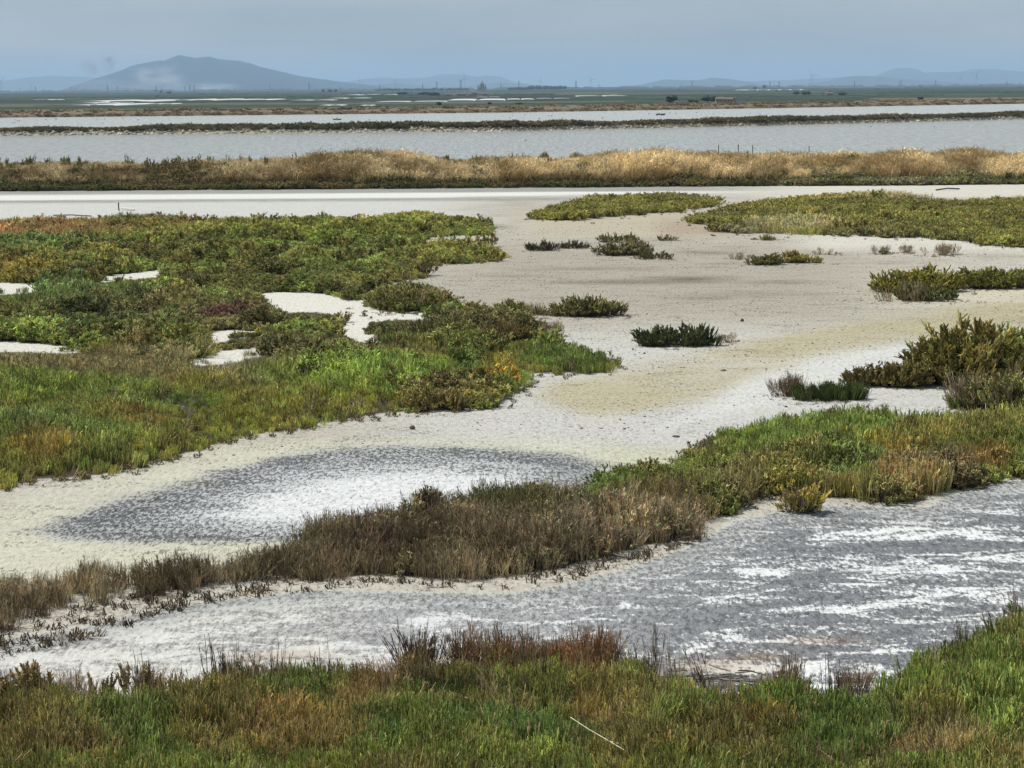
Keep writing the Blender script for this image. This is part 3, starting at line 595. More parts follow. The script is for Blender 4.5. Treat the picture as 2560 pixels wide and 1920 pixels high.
# foreground
def hF(X, Y, bx, by):
    n = fbm(X*1.2, Y*1.2, 141, 3); return (.20+.34*np.clip(n-.2, 0, 1))*rng.uniform(.8, 1.2, len(X))*(1+.35*np.exp(-((bx-1300)/330)**2-((by-1680)/60)**2)+.45*sm(bx, 2200, 2500))
s = sample(FORE, 85, hF, ()); X_, Y_, bx, by, h_ = s
FBx = 0
FB = [(1000,1690,90,50,(.10,.060,.035),.7),(1270,1660,90,60,(.105,.060,.042),1.0),(1480,1670,110,60,(.115,.060,.038),1.0),(930,1860,80,60,(.030,.10,.030),.8),(120,1880,260,60,(.105,.078,.040),.8),(380,1850,150,80,(.060,.100,.030),.8),(520,1800,120,60,(.11,.085,.035),.7),(560,1700,120,40,(.050,.090,.028),.8),(730,1750,80,50,(.055,.095,.028),.7),(800,1860,180,60,(.12,.080,.035),.7),(640,1880,240,50,(.13,.095,.045),.7),(930,1770,80,60,(.13,.075,.045),.8),(1120,1760,150,40,(.055,.095,.026),.8),(1200,1800,160,40,(.13,.09,.05),.6),(1300,1860,200,70,(.050,.095,.028),.9),(1500,1800,120,50,(.12,.085,.038),.8),(1600,1760,150,50,(.11,.09,.038),.7),(1950,1800,260,60,(.062,.105,.026),.9),(1850,1750,110,36,(.12,.078,.038),.8),(1900,1850,110,34,(.14,.08,.03),.75),(2300,1760,260,60,(.075,.105,.028),.8),(2100,1880,200,50,(.060,.10,.028),.8),(2350,1910,130,50,(.16,.12,.075),.9),(2500,1850,110,60,(.085,.125,.033),.8),(2520,1650,90,50,(.09,.105,.03),.8),(200,1770,230,40,(.10,.078,.04),.8),(90,1740,80,30,(.09,.055,.04),.7)]
tt = blobtint(X_, Y_, bx, by, (.080,.098,.030), (.105,.090,.036), FB, 1.0, 19)
w3 = fbm(X_*1.5, Y_*1.5, 403, 3); red = tt[:, 0] > tt[:, 1]*1.12; dr = red & (w3 > .38) | (w3 > .66)
do('glasswort', 'glass', s, .85, tt, 'dense green and olive glasswort filling the foreground', 'glasswort', ~dr, .1)
do('dry_glasswort', 'dry', s, .9, tt*1.1, 'reddish brown dry stems mixed into the foreground glasswort', 'dried plants', dr, .1)
s3 = sample(FORE, 9, lambda X, Y, bx, by: rng.uniform(.25, .42, len(X)), (), topk=.6)
do('pale_dead_stems', 'drylow', s3, .9, np.array([.11, .088, .055])*rng.uniform(.5, 1.5, (len(s3[0]), 1)), 'pale straw coloured dead stems tangled through the foreground plants', 'dried plants', None, .45)
s3 = sample(VEG_LEFT, 1.2, lambda X, Y, bx, by: rng.uniform(.2, .4, len(X)), POCKETS, topk=.9)
do('pale_dead_stems', 'drylow', s3, 1.2, np.array([.09, .074, .052])*rng.uniform(.5, 1.5, (len(s3[0]), 1)), 'pale dead stems scattered through the left marsh', 'dried plants', None, .4)
# long bare stalks that rise over the front edge
s2 = sample(FORE, 5, lambda X, Y, bx, by: rng.uniform(.35, .62, len(X)), (), topk=.2); k = s2[3] < 1800; s2 = tuple(a[k] for a in s2)
do('bare_stalks', 'drylow', s2, .45, np.tile([.085, .07, .055], (len(s2[0]), 1))*rng.uniform(.6, 1.6, (len(s2[0]), 1)), 'thin bare stalks rising above the foreground glasswort', 'dried plants')

# embankment: straw on the crest, dark bushes on the foot
n = 15000; X_ = rng.uniform(-46, 46, n); Y_ = rng.uniform(BANK_Y0+1.1, BANK_Y1-2.5, n); nn = fbm(X_*.25, Y_*.25, 151, 4)
bx, by = proj(np.stack([X_, Y_, 0*X_+1], 1))
h_ = (.30+1.1*np.clip(fbm(X_*.35, Y_*.2, 157, 4)-.18, 0, 1))*rng.uniform(.7, 1.25, n)*(.72+.42*sm(bx, 300, 900)); c = np.array(STRAW)*(1-sm(fbm(X_*.5, Y_*.8, 153), .42, .62)[:, None])+np.array((.34,.26,.13))*sm(fbm(X_*.5, Y_*.8, 153), .42, .62)[:, None]
c = c*(1-.22*(1-sm(bx, 600, 1500))[:, None]); c = c*rng.uniform(.75, 1.25, (n, 1))
do('dry_grass', 'straw', (X_, Y_, bx, by, h_), .95, c, 'golden dry grass along the crest of the embankment', 'dry grass', None, .2)
n = 7500; X_ = rng.uniform(-46, 46, n); Y_ = BANK_Y0-.5+rng.random(n)**1.2*5.0; bx, by = proj(np.stack([X_, Y_, 0*X_], 1)); nn = fbm(X_*.3, Y_*.5, 161, 4)
ln = BANK_Y0-.4+1.2*(fbm(X_*.5, Y_*0, 163)-.5)*2*.5
k = Y_ > ln; X_, Y_, bx, by, nn = X_[k], Y_[k], bx[k], by[k], nn[k]; n = len(X_)
h_ = (.28+.46*np.clip(nn-.2, 0, 1))*rng.uniform(.8, 1.2, n)
k = (Y_ < BANK_Y0+3.1+3.0*(nn-.5)) | (nn > .60); X_, Y_, bx, by, nn, h_ = X_[k], Y_[k], bx[k], by[k], nn[k], h_[k]; n = len(X_)
tt = blobtint(X_, Y_, bx, by, (.052,.052,.020), (.075,.055,.028), [(1700,460,900,5,(.075,.09,.03),.5),(2250,458,120,12,(.12,.11,.085),.9),(2000,458,100,8,(.11,.10,.07),.6),(2400,450,200,14,(.10,.10,.06),.5)], .3, 23)
do('embankment_bushes', 'bush', (X_, Y_, bx, by, h_), 1.5, tt, 'dark olive bushes along the foot of the grassy embankment', 'marsh bushes')
n = 260; X_ = rng.uniform(-42, 42, n); Y_ = rng.uniform(BANK_Y0+3, BANK_Y1-4, n); bx, by = proj(np.stack([X_, Y_, 0*X_], 1)); nn = fbm(X_*.12, Y_*0, 171)
k = (nn > .5) | (bx < 500); X_, Y_, bx, by = X_[k], Y_[k], bx[k], by[k]; n = len(X_)
do('crest_weeds', 'bushlow', (X_, Y_, bx, by, rng.uniform(.6, 1.15, n)), .7, np.array((.085,.08,.035))*rng.uniform(.7, 1.5, (n, 1)), 'taller green brown weeds standing up in the dry grass of the embankment', 'weeds')

# stone berm between the ponds
n = 6500; X_ = rng.uniform(-110, 150, n); Y_ = berm_line(X_)+rng.uniform(-.8, 3.0, n); Zb = height(X_, Y_)
sz = rng.uniform(.15, .50, n)**1.4*1.4
k = fbm(X_*.05, X_*0, 181) > .12; X_, Y_, Zb, sz = X_[k], Y_[k], Zb[k], sz[k]; n = len(X_)
scatter('berm_stones', 'stone', np.stack([X_, Y_, Zb-.02], 1), np.stack([sz*1.3, sz, sz*.8], 1), np.array((.52,.48,.38))*rng.uniform(.5, 1.15, (n, 1)), 'pale stones heaped along the waterline of the berm between the ponds', 'stones', .5)
n = 9000; X_ = rng.uniform(-115, 160, n); Y_ = berm_line(X_)+1.9+rng.random(n)**1.3*7.5; nn = fbm(X_*.12, Y_*.12, 191, 3); bx, by = proj(np.stack([X_, Y_, 0*X_], 1))
tt = blobtint(X_, Y_, bx, by, (.050,.046,.020), (.080,.055,.030), [], .1, 27); h_ = (.45+.9*np.clip(nn-.25, 0, 1))*rng.uniform(.7, 1.2, n)
do('berm_bushes', 'bushlow', (X_, Y_, bx, by, h_), 1.9, tt, 'dark low bushes on top of the stone berm between the ponds', 'marsh bushes')
# crumbs of mud and salt over the flats
n = 34000; X_ = rng.uniform(-24, 26, n); Y_ = rng.uniform(30, 112, n); bx, by = proj(np.stack([X_, Y_, 0*X_], 1)); inside = np.zeros(n, bool)
for poly in (VEG_LEFT, VEG_UPR, VEG_UPM, STRIP_G, STRIP_B, FORE): inside |= inpoly(bx, by, poly)
k = ~inside & (fbm(X_*.3, Y_*.3, 201, 3) > .42) & (by > 556) & ~inpoly(bx, by, OVAL); X_, Y_ = X_[k], Y_[k]; n = len(X_); sz = (.010+.032*rng.random(n)**3)*rng.uniform(.7, 1.3, n)
scatter('mud_crumbs', 'stone', np.stack([X_, Y_, height(X_, Y_)], 1), np.stack([sz*1.6, sz*1.3, sz*.8], 1), np.array((.20,.185,.155))*rng.uniform(.5, 1.5, (n, 1)), 'small dark crumbs of dried mud strewn over the salt flat', 'mud crumbs', .2)
# ------------------------------------------------------------------ separate shrubs on the flat
FOOT = []
def realise(kind, P_, S_, T_, tilt):
    V=[]; Fa=[]; VA=[]; MI=[]; TI=[]; n0 = 0
    for p, s, t_, (tx, ty) in zip(P_, S_, T_, tilt):
        a = PROTO[kind][int(rng.integers(0, len(PROTO[kind])))]; an = rng.uniform(0, 6.283); c, s_ = math.cos(an), math.sin(an)
        v = a['v']; x = (v[:, 0]*c-v[:, 1]*s_)*s[0]; y = (v[:, 0]*s_+v[:, 1]*c)*s[0]; z = v[:, 2]*s[1]
        x = x+z*tx; y = y+z*ty
        V.append(np.stack([x+p[0], y+p[1], z+p[2]], 1)); Fa.append(a['f']+n0); VA.append(a['var']); MI.append(a['mi']); TI.append(np.tile(t_, (len(v), 1))); n0 += len(v)
    return np.concatenate(V), np.concatenate(Fa), np.concatenate(VA), np.concatenate(MI), np.concatenate(TI)
def cut(V, Fa, VA, TI, m):
    f = Fa[m]; u, inv = np.unique(f, return_inverse=True); return V[u], inv.reshape(f.shape), VA[u], TI[u]
def shrub(name, x0, x1, yb, yt, parts, label, cat='shrub', group=None, depth=.5, n=22, prof=.5):
    """parts: list of (kind, share, tint, xlo, xhi, hfac) across the width 0..1"""
    FOOT.append((x0, x1, yb)); cx, cy, _ = g((x0+x1)/2, yb); pm = F/cy; W_ = (x1-x0)/pm; H_ = (yb-yt)/pm*.95; D_ = W_*depth; cy += D_*.5
    e = bpy.data.objects.new(name, None); COL.objects.link(e); e.location = (cx, cy, float(height(np.array([cx]), np.array([cy]))[0])-.01); tag(e, label, cat, group)
    bags = {}
    for kind, share, tint, xl, xh, hf in parts:
        k = max(1, int(n*share)); P_=[]; S_=[]; T_=[]; L_=[]
        for _ in range(k):
            r = math.sqrt(random.random()); a = random.random()*6.283; u = xl+(xh-xl)*(.5+.5*r*math.cos(a)); v = r*math.sin(a)
            rr = min(1, math.hypot(2*u-1, v)); h = H_*hf*(prof+(1-prof)*math.sqrt(max(0, 1-rr*rr)))*random.uniform(.75, 1.1)
            P_.append(((u-.5)*W_*.88, v*D_*.42, 0)); S_.append((h*random.uniform(.75, 1.15)*(1.25 if 'bush' in kind else .9), h)); T_.append(np.array(tint)*VEGK*KINDK.get(kind, 1.0)*random.uniform(.7, 1.3)); L_.append(((2*u-1)*.35+random.gauss(0, .1), v*.3+random.gauss(0, .1)))
        V, Fa, VA, MI, TI = realise(kind, P_, S_, T_, L_)
        for mi in (0, 1):
            m = MI == mi
            if m.any():
                key = 'branches' if (mi == 1 or kind in ('twig',)) else ('dry_stems' if 'dry' in kind else ('stems' if 'glass' in kind else 'foliage'))
                bags.setdefault(key, []).append(cut(V, Fa, VA, TI, m)+(mi,))
    for key, L in bags.items():
        V=[]; Fa=[]; VA=[]; TI=[]; MI=[]; n0 = 0
        for v, f, va, ti, mi in L: V.append(v); Fa.append(f+n0); VA.append(va); TI.append(ti); MI.append(np.full(len(f), mi)); n0 += len(v)
        me = mesh(key, np.concatenate(V), np.concatenate(Fa), [LEAF_G, WOOD], attrs={'var': np.concatenate(VA), 'tint': np.concatenate(TI)}, midx=np.concatenate(MI)); o_ = link(key, me, e)
        if key in ('branches', 'dry_stems'): o_['kind'] = 'stuff'
    return e
def P_spray(n=4, leaves=85):
    p = PB()
    for _ in range(n):
        b = np.array([random.uniform(-.08, .08), random.uniform(-.08, .08), 0]); h = random.uniform(.6, 1); d = rdir(.22); pts = [b]
        for i in range(4): d = d+rdir(.5)*.12; d /= np.linalg.norm(d); pts.append(pts[-1]+d*h/4)
        for i in range(4): p.seg(pts[i], pts[i+1], .012-.002*i, .010-.002*i, rv(.7, 1), 1)
        for i in range(leaves):
            t_ = random.uniform(.35, 1.0)*3.999; i0 = int(t_); q = pts[i0]+(pts[i0+1]-pts[i0])*(t_-i0); dd = d*.6+rdir(1.2)*.8; dd /= np.linalg.norm(dd)
            p.seg(q, q+dd*random.uniform(.06, .14), .030, .014, rv(.7, 1.35))
    return p.arrays()
PROTO['spray'] = [P_spray() for _ in range(3)]
OL=(.085,.090,.028); GG=(.11,.105,.065)
S = shrub
S('low_shrub',1315,1400,627,592,[('bushlow',1,(.042,.040,.024),0,1,1)],'dark low shrub on the open salt flat, left one of a joined pair', n=16)
S('low_shrub',1385,1474,622,595,[('bushlow',1,(.048,.046,.026),0,1,1)],'dark low shrub on the open salt flat, right one of a joined pair', n=16)
S('low_shrub',1480,1606,607,575,[('bushlow',1,(.075,.078,.030),0,1,1)],'olive shrub standing behind the wide grey green shrub', n=18)
S('low_shrub',1486,1640,640,588,[('bushlow',.7,(.085,.085,.045),0,1,1),('drylow',.3,GG,0,1,.9)],'wide grey green shrub with a rounded top in the middle of the flat', n=34)
S('low_shrub',1585,1688,649,622,[('bushlow',1,(.050,.052,.024),0,1,1)],'dark low shrub in front of the wide grey green shrub', n=16)
S('low_shrub',1645,1694,602,579,[('bushlow',1,(.085,.080,.042),0,1,1)],'small round shrub standing alone on the far flat', n=9)
S('low_shrub',1236,1334,781,735,[('bushlow',.8,(.100,.105,.040),0,1,1),('twig',.2,GREY,0,1,.8)],'pale olive shrub with dead wood at its foot', n=18)
S('low_shrub',1318,1390,788,752,[('drylow',.7,GG,0,1,1),('bushlow',.3,GG,0,1,.8)],'grey dry shrub at the left foot of the tall olive shrub', n=16)
S('low_shrub',1370,1575,794,724,[('bushlow',.85,(.075,.076,.032),0,1,1),('glasslow',.15,(.075,.074,.035),.3,.7,1.1)],'broad dark olive shrub with upright shoots in the middle of the flat', n=44, prof=.35)
S('bare_bush',1350,1408,840,780,[('twig',1,(.13,.11,.10),0,1,1)],'bare grey twiggy bush leaning over the green peninsula', 'dead shrub', n=7)
S('low_shrub',1592,1812,868,796,[('glasslow',.6,(.028,.036,.016),0,1,1),('bushlow',.4,(.030,.038,.016),0,1,1)],'blackish green shrub with upright shoots alone on the flat', n=40, prof=.45, depth=.35)
S('bare_bush',1795,1852,855,824,[('twig',1,(.15,.12,.095),0,1,1)],'small bare brown twiggy bush right of the blackish shrub', 'dead shrub', n=5)
S('low_shrub',1900,1948,601,580,[('bushlow',1,(.105,.105,.045),0,1,1)],'small olive shrub below the edge of the upper right marsh', n=9)
S('low_shrub',1878,1894,599,591,[('bushlow',1,(.10,.10,.06),0,1,1)],'tiny grey green shrub left of the small olive shrub', n=4)
S('bare_bush',1818,1880,648,627,[('twig',1,(.14,.125,.10),0,1,1)],'grey leafless twigs left of the yellow topped shrub', 'dead shrub', n=8)
S('low_shrub',1868,1955,664,620,[('bushlow',1,(.085,.085,.034),0,1,1)],'olive shrub joined to the left of the yellow topped shrub', n=18)
S('low_shrub',1940,2068,659,622,[('bushlow',.65,(.120,.120,.030),0,1,1),('bushlow',.35,(.15,.125,.04),.1,.5,1.1)],'yellow topped green shrub on the right half of the flat', n=24)
S('bare_bush',2035,2102,637,612,[('twig',.6,(.13,.12,.09),0,1,1),('bushlow',.4,(.10,.095,.06),0,1,.6)],'thin spindly grey twigs right of the yellow topped shrub', 'dead shrub', n=6)
S('bare_bush',2168,2240,636,607,[('twig',.5,(.14,.125,.105),0,1,1),('bushlow',.5,(.09,.09,.05),.3,1,1)],'grey twigs with a dull green tuft, left of the bare grey pair', 'dead shrub', n=9)
S('bare_bush',2235,2302,633,608,[('twig',1,(.16,.14,.12),0,1,1)],'low bare grey twigs between the other two dead bushes', 'dead shrub', n=7)
S('bare_bush',2298,2425,640,604,[('twig',.8,(.16,.135,.115),0,1,1),('drylow',.2,(.15,.125,.11),.4,1,.8)],'widest bare grey bush, spreading above the right olive mound', 'dead shrub', n=14)
S('mound_shrub',2188,2420,734,652,[('bushlow',1,(.110,.108,.028),0,1,1)],'rounded olive mound shrub, left part of the large bush at right', n=60, prof=.45)
S('mound_shrub',2184,2418,756,700,[('bushlow',.6,(.055,.060,.024),.3,1,1),('drylow',.4,(.12,.10,.075),0,.6,1)],'dark shrub with brown twigs in front of the olive mound', n=44, prof=.5)
S('mound_shrub',2380,2620,724,655,[('bushlow',1,(.080,.088,.026),0,1,1)],'dark olive shrub running off the right edge behind the mound', n=50, prof=.7)
S('mound_shrub',2112,2230,968,900,[('bush',1,(.058,.052,.022),0,1,1)],'dark brown green shrub tapering left over the salt', n=20)
S('mound_shrub',2200,2330,970,888,[('bush',1,(.068,.062,.024),0,1,1)],'dark olive shrub in the middle of the arm at the right', n=24)
S('tall_bush',2300,2500,965,772,[('bushfine',.6,(.080,.076,.026),0,1,.9),('bushfine',.4,(.095,.080,.030),.15,.95,1.05)],'tallest bush at the right edge with long upright brown green shoots', 'shrub', n=30, prof=.45)
S('tall_bush',2440,2680,955,800,[('bushfine',1,(.085,.088,.028),0,1,1)],'high green bush cut by the right edge of the picture', n=26, prof=.8)
S('mound_shrub',2368,2500,1026,930,[('dry',.7,(.125,.105,.085),0,1,1),('bush',.3,(.075,.10,.03),.1,.8,.6)],'grey brown twiggy shrub below the tallest bush', n=22)
S('mound_shrub',2440,2640,1032,915,[('bush',.7,(.090,.092,.040),0,1,1),('dry',.3,(.12,.10,.08),0,1,1)],'grey green shrub at the right edge above the green hump', n=26, prof=.7)
S('bare_bush',1914,2050,993,925,[('dry',.6,(.070,.048,.040),0,1,1),('twig',.4,(.10,.08,.07),.1,.8,1.1)],'dark brown dead bush left of the green cushion', 'dead shrub', n=14)
S('cushion_plant',1984,2180,1005,952,[('glass',1,(.026,.036,.013),0,1,1)],'dense dark green cushion with upright shoots beside a brown dead bush', 'cushion plant', n=46, prof=.72, depth=.45)
S('bush_clump',1955,2055,1285,1185,[('bush',.6,(.135,.115,.035),.1,.9,1),('twig',.4,(.10,.085,.07),0,1,.8)],'yellow olive bush with bare stems in front of the green hump', n=10, depth=.4)
S('bush_clump',1040,1160,860,788,[('bush',.5,(.055,.052,.024),0,1,1),('glass',.5,(.050,.046,.024),0,1,1.1)],'very dark shrub with upright shoots on top of the green peninsula', n=16)
S('bush_clump',1150,1345,868,792,[('bush',.6,(.065,.056,.024),0,1,1),('glass',.4,(.070,.055,.028),0,1,1.05)],'dark brown green shrub between the bare bush and the grass', n=20)
S('bush_clump',1195,1285,975,895,[('bush',1,(.155,.115,.030),.1,.9,1)],'yellowish bush on the tip of the green peninsula', n=9)
S('bush_clump',985,1200,1030,955,[('bush',1,(.10,.085,.036),0,1,1)],'brown olive bushes along the waterless shore of the green peninsula', n=22)
S('bush_clump',170,300,868,785,[('bush',1,(.040,.044,.018),0,1,1)],'darkest bush in the middle of the left marsh', n=14)
S('bush_clump',905,1130,778,706,[('bush',.7,(.080,.078,.036),0,1,1),('dry',.3,(.12,.10,.065),0,1,1)],'rounded grey olive bush above the white pockets', n=26, prof=.4)
S('bush_clump',1060,1150,1300-60,1222,[('dry',1,(.065,.048,.036),0,1,1)],'tall dark dry tuft rising from the brown strip', 'dry tuft', n=8)
# foreground plants that rise over the edge
for x0, x1, yb, yt, kd, tint, lab in [(5,60,1775,1640,'spray',(.12,.095,.06),'slim leafy stem at the far left of the foreground'),(75,150,1775,1655,'spray',(.15,.12,.06),'yellowish leafy stems, second from the left in the foreground'),(85,118,1770,1650,'spray',(.13,.105,.07),'narrow leafy stalk between the yellowish stems'),(140,230,1780,1665,'dry',(.12,.10,.085),'grey bushy tuft between the leafy stems at lower left'),(235,275,1760,1668,'spray',(.11,.09,.06),'short leafy spike left of the leaning stem'),(285,360,1760,1625,'spray',(.13,.11,.075),'leaning stem with a comb of leaves at lower left'),(340,400,1745,1660,'dry',(.12,.095,.07),'dry grey brown tuft right of the leaning stem'),
  (1020,1075,1680,1555,'drylow',(.06,.045,.035),'bundle of dark bare rods at the front of the channel'),(1140,1195,1680,1560,'dry',(.085,.058,.042),'dark reddish leafy stalks right of the bare rods'),(1225,1330,1690,1560,'dry',(.09,.055,.042),'dense reddish brown tuft left of the twin tufts'),(1350,1440,1690,1575,'dry',(.10,.06,.042),'reddish brown tuft between two taller tufts'),(1440,1525,1690,1545,'dry',(.095,.062,.045),'reddish brown tuft at the right end of the row'),(2095,2175,1730,1648,'dry',(.11,.085,.07),'grey purple twiggy bush against the white salt'),(1930,2010,1750,1655,'dry',(.095,.06,.04),'brown tuft right of the branch pile'),(2535,2620,1545,1495,'bush',(.06,.09,.03),'small green tuft at the right edge beside the channel')]:
    S('standing_plant', x0, x1, yb, yt, [(kd, 1, tint, 0, 1, 1)], lab, 'plant', 'plants standing above the foreground', n=4 if kd == 'spray' else 6, prof=.92)

LX=[]; LY=[]
for x0, x1, yb in FOOT:
    if yb > 1100: continue
    cx, cy, _ = g((x0+x1)/2, yb); W_ = (x1-x0)/F*cy
    for _ in range(int(10+14*W_)): LX.append(cx+random.gauss(0, .33)*W_); LY.append(cy+random.uniform(-.35, .6)*min(W_, 1.6)-.08)
LX = np.array(LX); LY = np.array(LY); n = len(LX)
scatter('twig_litter', 'stub', np.stack([LX, LY, height(LX, LY)-.01], 1), np.stack([rng.uniform(.06, .16, n), rng.uniform(.06, .16, n), rng.uniform(.03, .08, n)], 1), np.array([.07, .058, .045])*rng.uniform(.6, 1.8, (n, 1)), 'dry twigs and litter around the feet of the shrubs on the flat', 'plant litter')
# seedlings along the marsh edges
LX=[]; LY=[]
for poly in (VEG_LEFT, VEG_UPM, VEG_UPR, STRIP_G):
    for i in range(len(poly)):
        (xa, ya), (xb, yb_) = poly[i], poly[(i+1) % len(poly)]
        if min(xa, xb) < 0 or max(xa, xb) > 2560: continue
        for _ in range(int(math.hypot(xb-xa, (yb_-ya)*3)/16)):
            t_ = random.random(); q = g(xa+(xb-xa)*t_, ya+(yb_-ya)*t_+abs(random.gauss(0, 4))); LX.append(q[0]+random.gauss(0, .12)); LY.append(q[1])
LX = np.array(LX); LY = np.array(LY); n = len(LX); hh = rng.uniform(.05, .16, n)
scatter('seedlings', 'bushlow', np.stack([LX, LY, height(LX, LY)-.01], 1), np.stack([hh*1.5, hh*1.5, hh], 1), np.array([.075, .065, .032])*rng.uniform(.6, 1.5, (n, 1)), 'small seedlings and ragged tufts along the edges of the marsh', 'seedlings')
# scrub on the far shore
n = 2600; LX = rng.uniform(-260, 420, n); LY = shore_line(LX)+rng.random(n)**2*45+1; hh = rng.uniform(.3, 1.0, n)
scatter('shore_scrub', 'bushlow', np.stack([LX, LY, height(LX, LY)-.05], 1), np.stack([hh*3.5, hh*3.5, hh], 1), np.array([.085, .068, .04])*rng.uniform(.5, 1.6, (n, 1)), 'low brown scrub along the far shore of the ponds', 'scrub')
# ------------------------------------------------------------------ stones, sticks, posts
def rock(name, x, yb, wpx, hpx, col, label, z=0):
    gx, gy, _ = g(x, yb); pm = F/gy; import bmesh; bm = bmesh.new(); bmesh.ops.create_icosphere(bm, subdivisions=3, radius=.5); rs = np.random.default_rng(int(x))
    o1 = rs.uniform(0, 50)
    for v in bm.verts:
        c = v.co; k = 1+.5*(float(fbm(np.array([c.x*1.7+o1]), np.array([c.y*1.7+c.z*2.1]), 5)[0])-.5); v.co = c*k
        v.co.z = max(v.co.z, -.28)
    me = bpy.data.meshes.new(name); bm.to_mesh(me); bm.free(); me.materials.append(noisy(name+'_surface', col, tuple(c*1.6 for c in col), 6, .9, .02))
    o = link(name, me, None, (gx, gy, z+hpx/pm*.25), rs.uniform(0, 6), (wpx/pm, wpx/pm*.8, hpx/pm*1.15)); tag(o, label, 'stone'); return o
rock('stone',1031,1073,15,12,(.11,.075,.055),'reddish brown stone alone on the white crust above the dark pan')
rock('stone',1855,803,12,8,(.075,.07,.06),'dark grey stone lying on the middle of the flat')
rock('stone',1808,927,18,7,(.22,.19,.14),'flat pale brown stone on the yellowish crust')
rock('stone',1690,1092,22,5,(.07,.065,.06),'low dark stone on the white crust above the green hump')
rock('stone',1965,1018,9,5,(.08,.07,.06),'small dark stone left of the green cushion foot')
rock('stone',2168,1019,8,6,(.08,.07,.06),'small dark stone right of the green cushion foot')
rock('stone',1611,884,7,4,(.06,.055,.05),'tiny dark stone below the blackish green shrub')
for i, (x, y, wq, hq, lb) in enumerate([(1360,405,34,16,'rounded brown boulder on the bank, left of the long one'),(1440,405,56,13,'long low brown boulder on the far side of the bank'),(885,405,46,14,'brown boulder hidden in grass on the left of the bank')]):
    D = BANK_Y1-3.4; bx_, by_, _ = at_dist(x, D); pm = F/D
    o = rock('boulder', x, 424, wq*F/pm/F*1.0, hq, (.15,.12,.09), lb); o.location = (bx_, by_, 1.35); o.scale = (wq/pm, wq/pm*.7, 1.0)
def tube(pts, rad, k=6):
    p = PB()
    for i in range(len(pts)-1): p.seg(pts[i], pts[i+1], rad*(1-.1*i/len(pts)), rad*(1-.1*(i+1)/len(pts)), (1, 1, 1), 0, k)
    a = p.arrays(); return a['v'], a['f']
woodg = noisy('weathered_wood', (.09,.08,.065), (.17,.15,.125), 12); whiteb = noisy('bleached_board', (.55,.54,.50), (.72,.70,.66), 8); cane = noisy('dry_cane', (.52,.47,.33), (.72,.66,.50), 15)
def stick(name, pts, rad, mat, label, cat):
    v, f = tube(np.array(pts)-np.array(pts[0]), rad); o = link(name, mesh(name, v, f, [mat]), None, pts[0]); tag(o, label, cat); return o
def gz(x, y, z): a = g(x, y); return (a[0], a[1], z)
for x, y0, y1, lb in [(1795,380,398,'leftmost of the four thin posts behind the dry grass'),(1844,376,396,'tallest dark post behind the dry grass'),(1880,381,398,'post right of the tallest one behind the dry grass'),(2021,382,396,'thin post standing alone at the right of the bank')]:
    D = BANK_Y1-2; a = at_dist(x, D); h = (y1-y0)/F*D+.9; o = stick('fence_post', [(a[0], D, .35), (a[0]+.02, D, 1.0), (a[0]+.03, D, .85+h)], .032, woodg, lb, 'post'); o['group'] = 'posts along the bank'
a = g(298, 527); o = stick('fence_post', [(a[0], a[1], -.1), (a[0]-.03, a[1], .25), (a[0]-.02, a[1], .42)], .035, woodg, 'short leaning post on the white flat beyond the left marsh', 'post')
b0 = gz(303, 525, .05); b1 = gz(335, 527.5, .02); v = []; dx = np.array(b1)-np.array(b0)
vb = [(0, 0, 0), tuple(dx), tuple(dx+np.array([0, .25, 0])), (0, .25, 0.0)]; vb = vb+[(x, y, z+.07) for x, y, z in vb]; fb = [(0,3,2,1),(4,5,6,7),(0,1,5,4),(1,2,6,5),(2,3,7,6),(3,0,4,7)]
o = link('board', mesh('board', vb, fb, [whiteb]), None, b0); tag(o, 'white weathered board lying beside the short leaning post', 'board')
stick('driftwood_pole', [gz(133, 539.5, .03), gz(180, 540.3, .06), gz(228, 541.5, .03)], .03, woodg, 'long thin pole lying on the white flat behind the left marsh', 'driftwood')
stick('driftwood_pole', [gz(2340, 477, .05), gz(2368, 476, .12), gz(2398, 474, .05)], .045, woodg, 'dark driftwood branch on the pale ground near the right embankment', 'driftwood')
stick('driftwood_pole', [gz(1500, 1391, .03), gz(1530, 1394, .04), gz(1578, 1400, .02)], .018, woodg, 'thin dark branch lying on the shore below the brown strip', 'driftwood')
# white cane in the foreground
zc = .42
def at_z(x, y, z): q = p2g([x], [y], z)[0]; return (float(q[0]), float(q[1]), z)
root = bpy.data.objects.new('dry_cane', None); COL.objects.link(root); c0 = at_z(1426, 1793, .52); root.location = c0; tag(root, 'bleached cane stalk with torn white husks lying over the foreground plants', 'cane')
pts = [np.array(at_z(x, y, z))-np.array(c0) for x, y, z in [(1426,1793,.52),(1470,1822,.50),(1515,1848,.48),(1560,1875,.45)]]
v, f = tube(pts, .0038); link('stalk', mesh('stalk', v, f, [cane]), root)
for x, y in [(1508,1832),(1516,1848),(1528,1854),(1536,1858),(1545,1866),(1555,1874),(1506,1836)]:
    q = np.array(at_z(x, y, .49))-np.array(c0); p = PB(); p.n = 0; dd = np.array([random.uniform(-.5, 1), random.uniform(-.6, .2), random.uniform(-.2, .5)]); dd = dd/np.linalg.norm(dd)*.045
    p.blade([q, q+dd*.4+np.array([0, 0, .004]), q+dd*.8, q+dd], .009, (1, 1, 1)); aa = p.arrays(); link('husk', mesh('husk', aa['v'], aa['f'], [cane]), root)
q0 = at_z(1140, 1893, .40); p = PB(); p.blade([np.zeros(3), np.array([.012, 0, .02]), np.array([.028, 0, .045]), np.array([.034, 0, .06])], .009, (1, 1, 1)); aa = p.arrays()
o = link('feather', mesh('feather', aa['v'], aa['f'], [whiteb]), None, q0); tag(o, 'white feather caught in the foreground glasswort', 'feather')
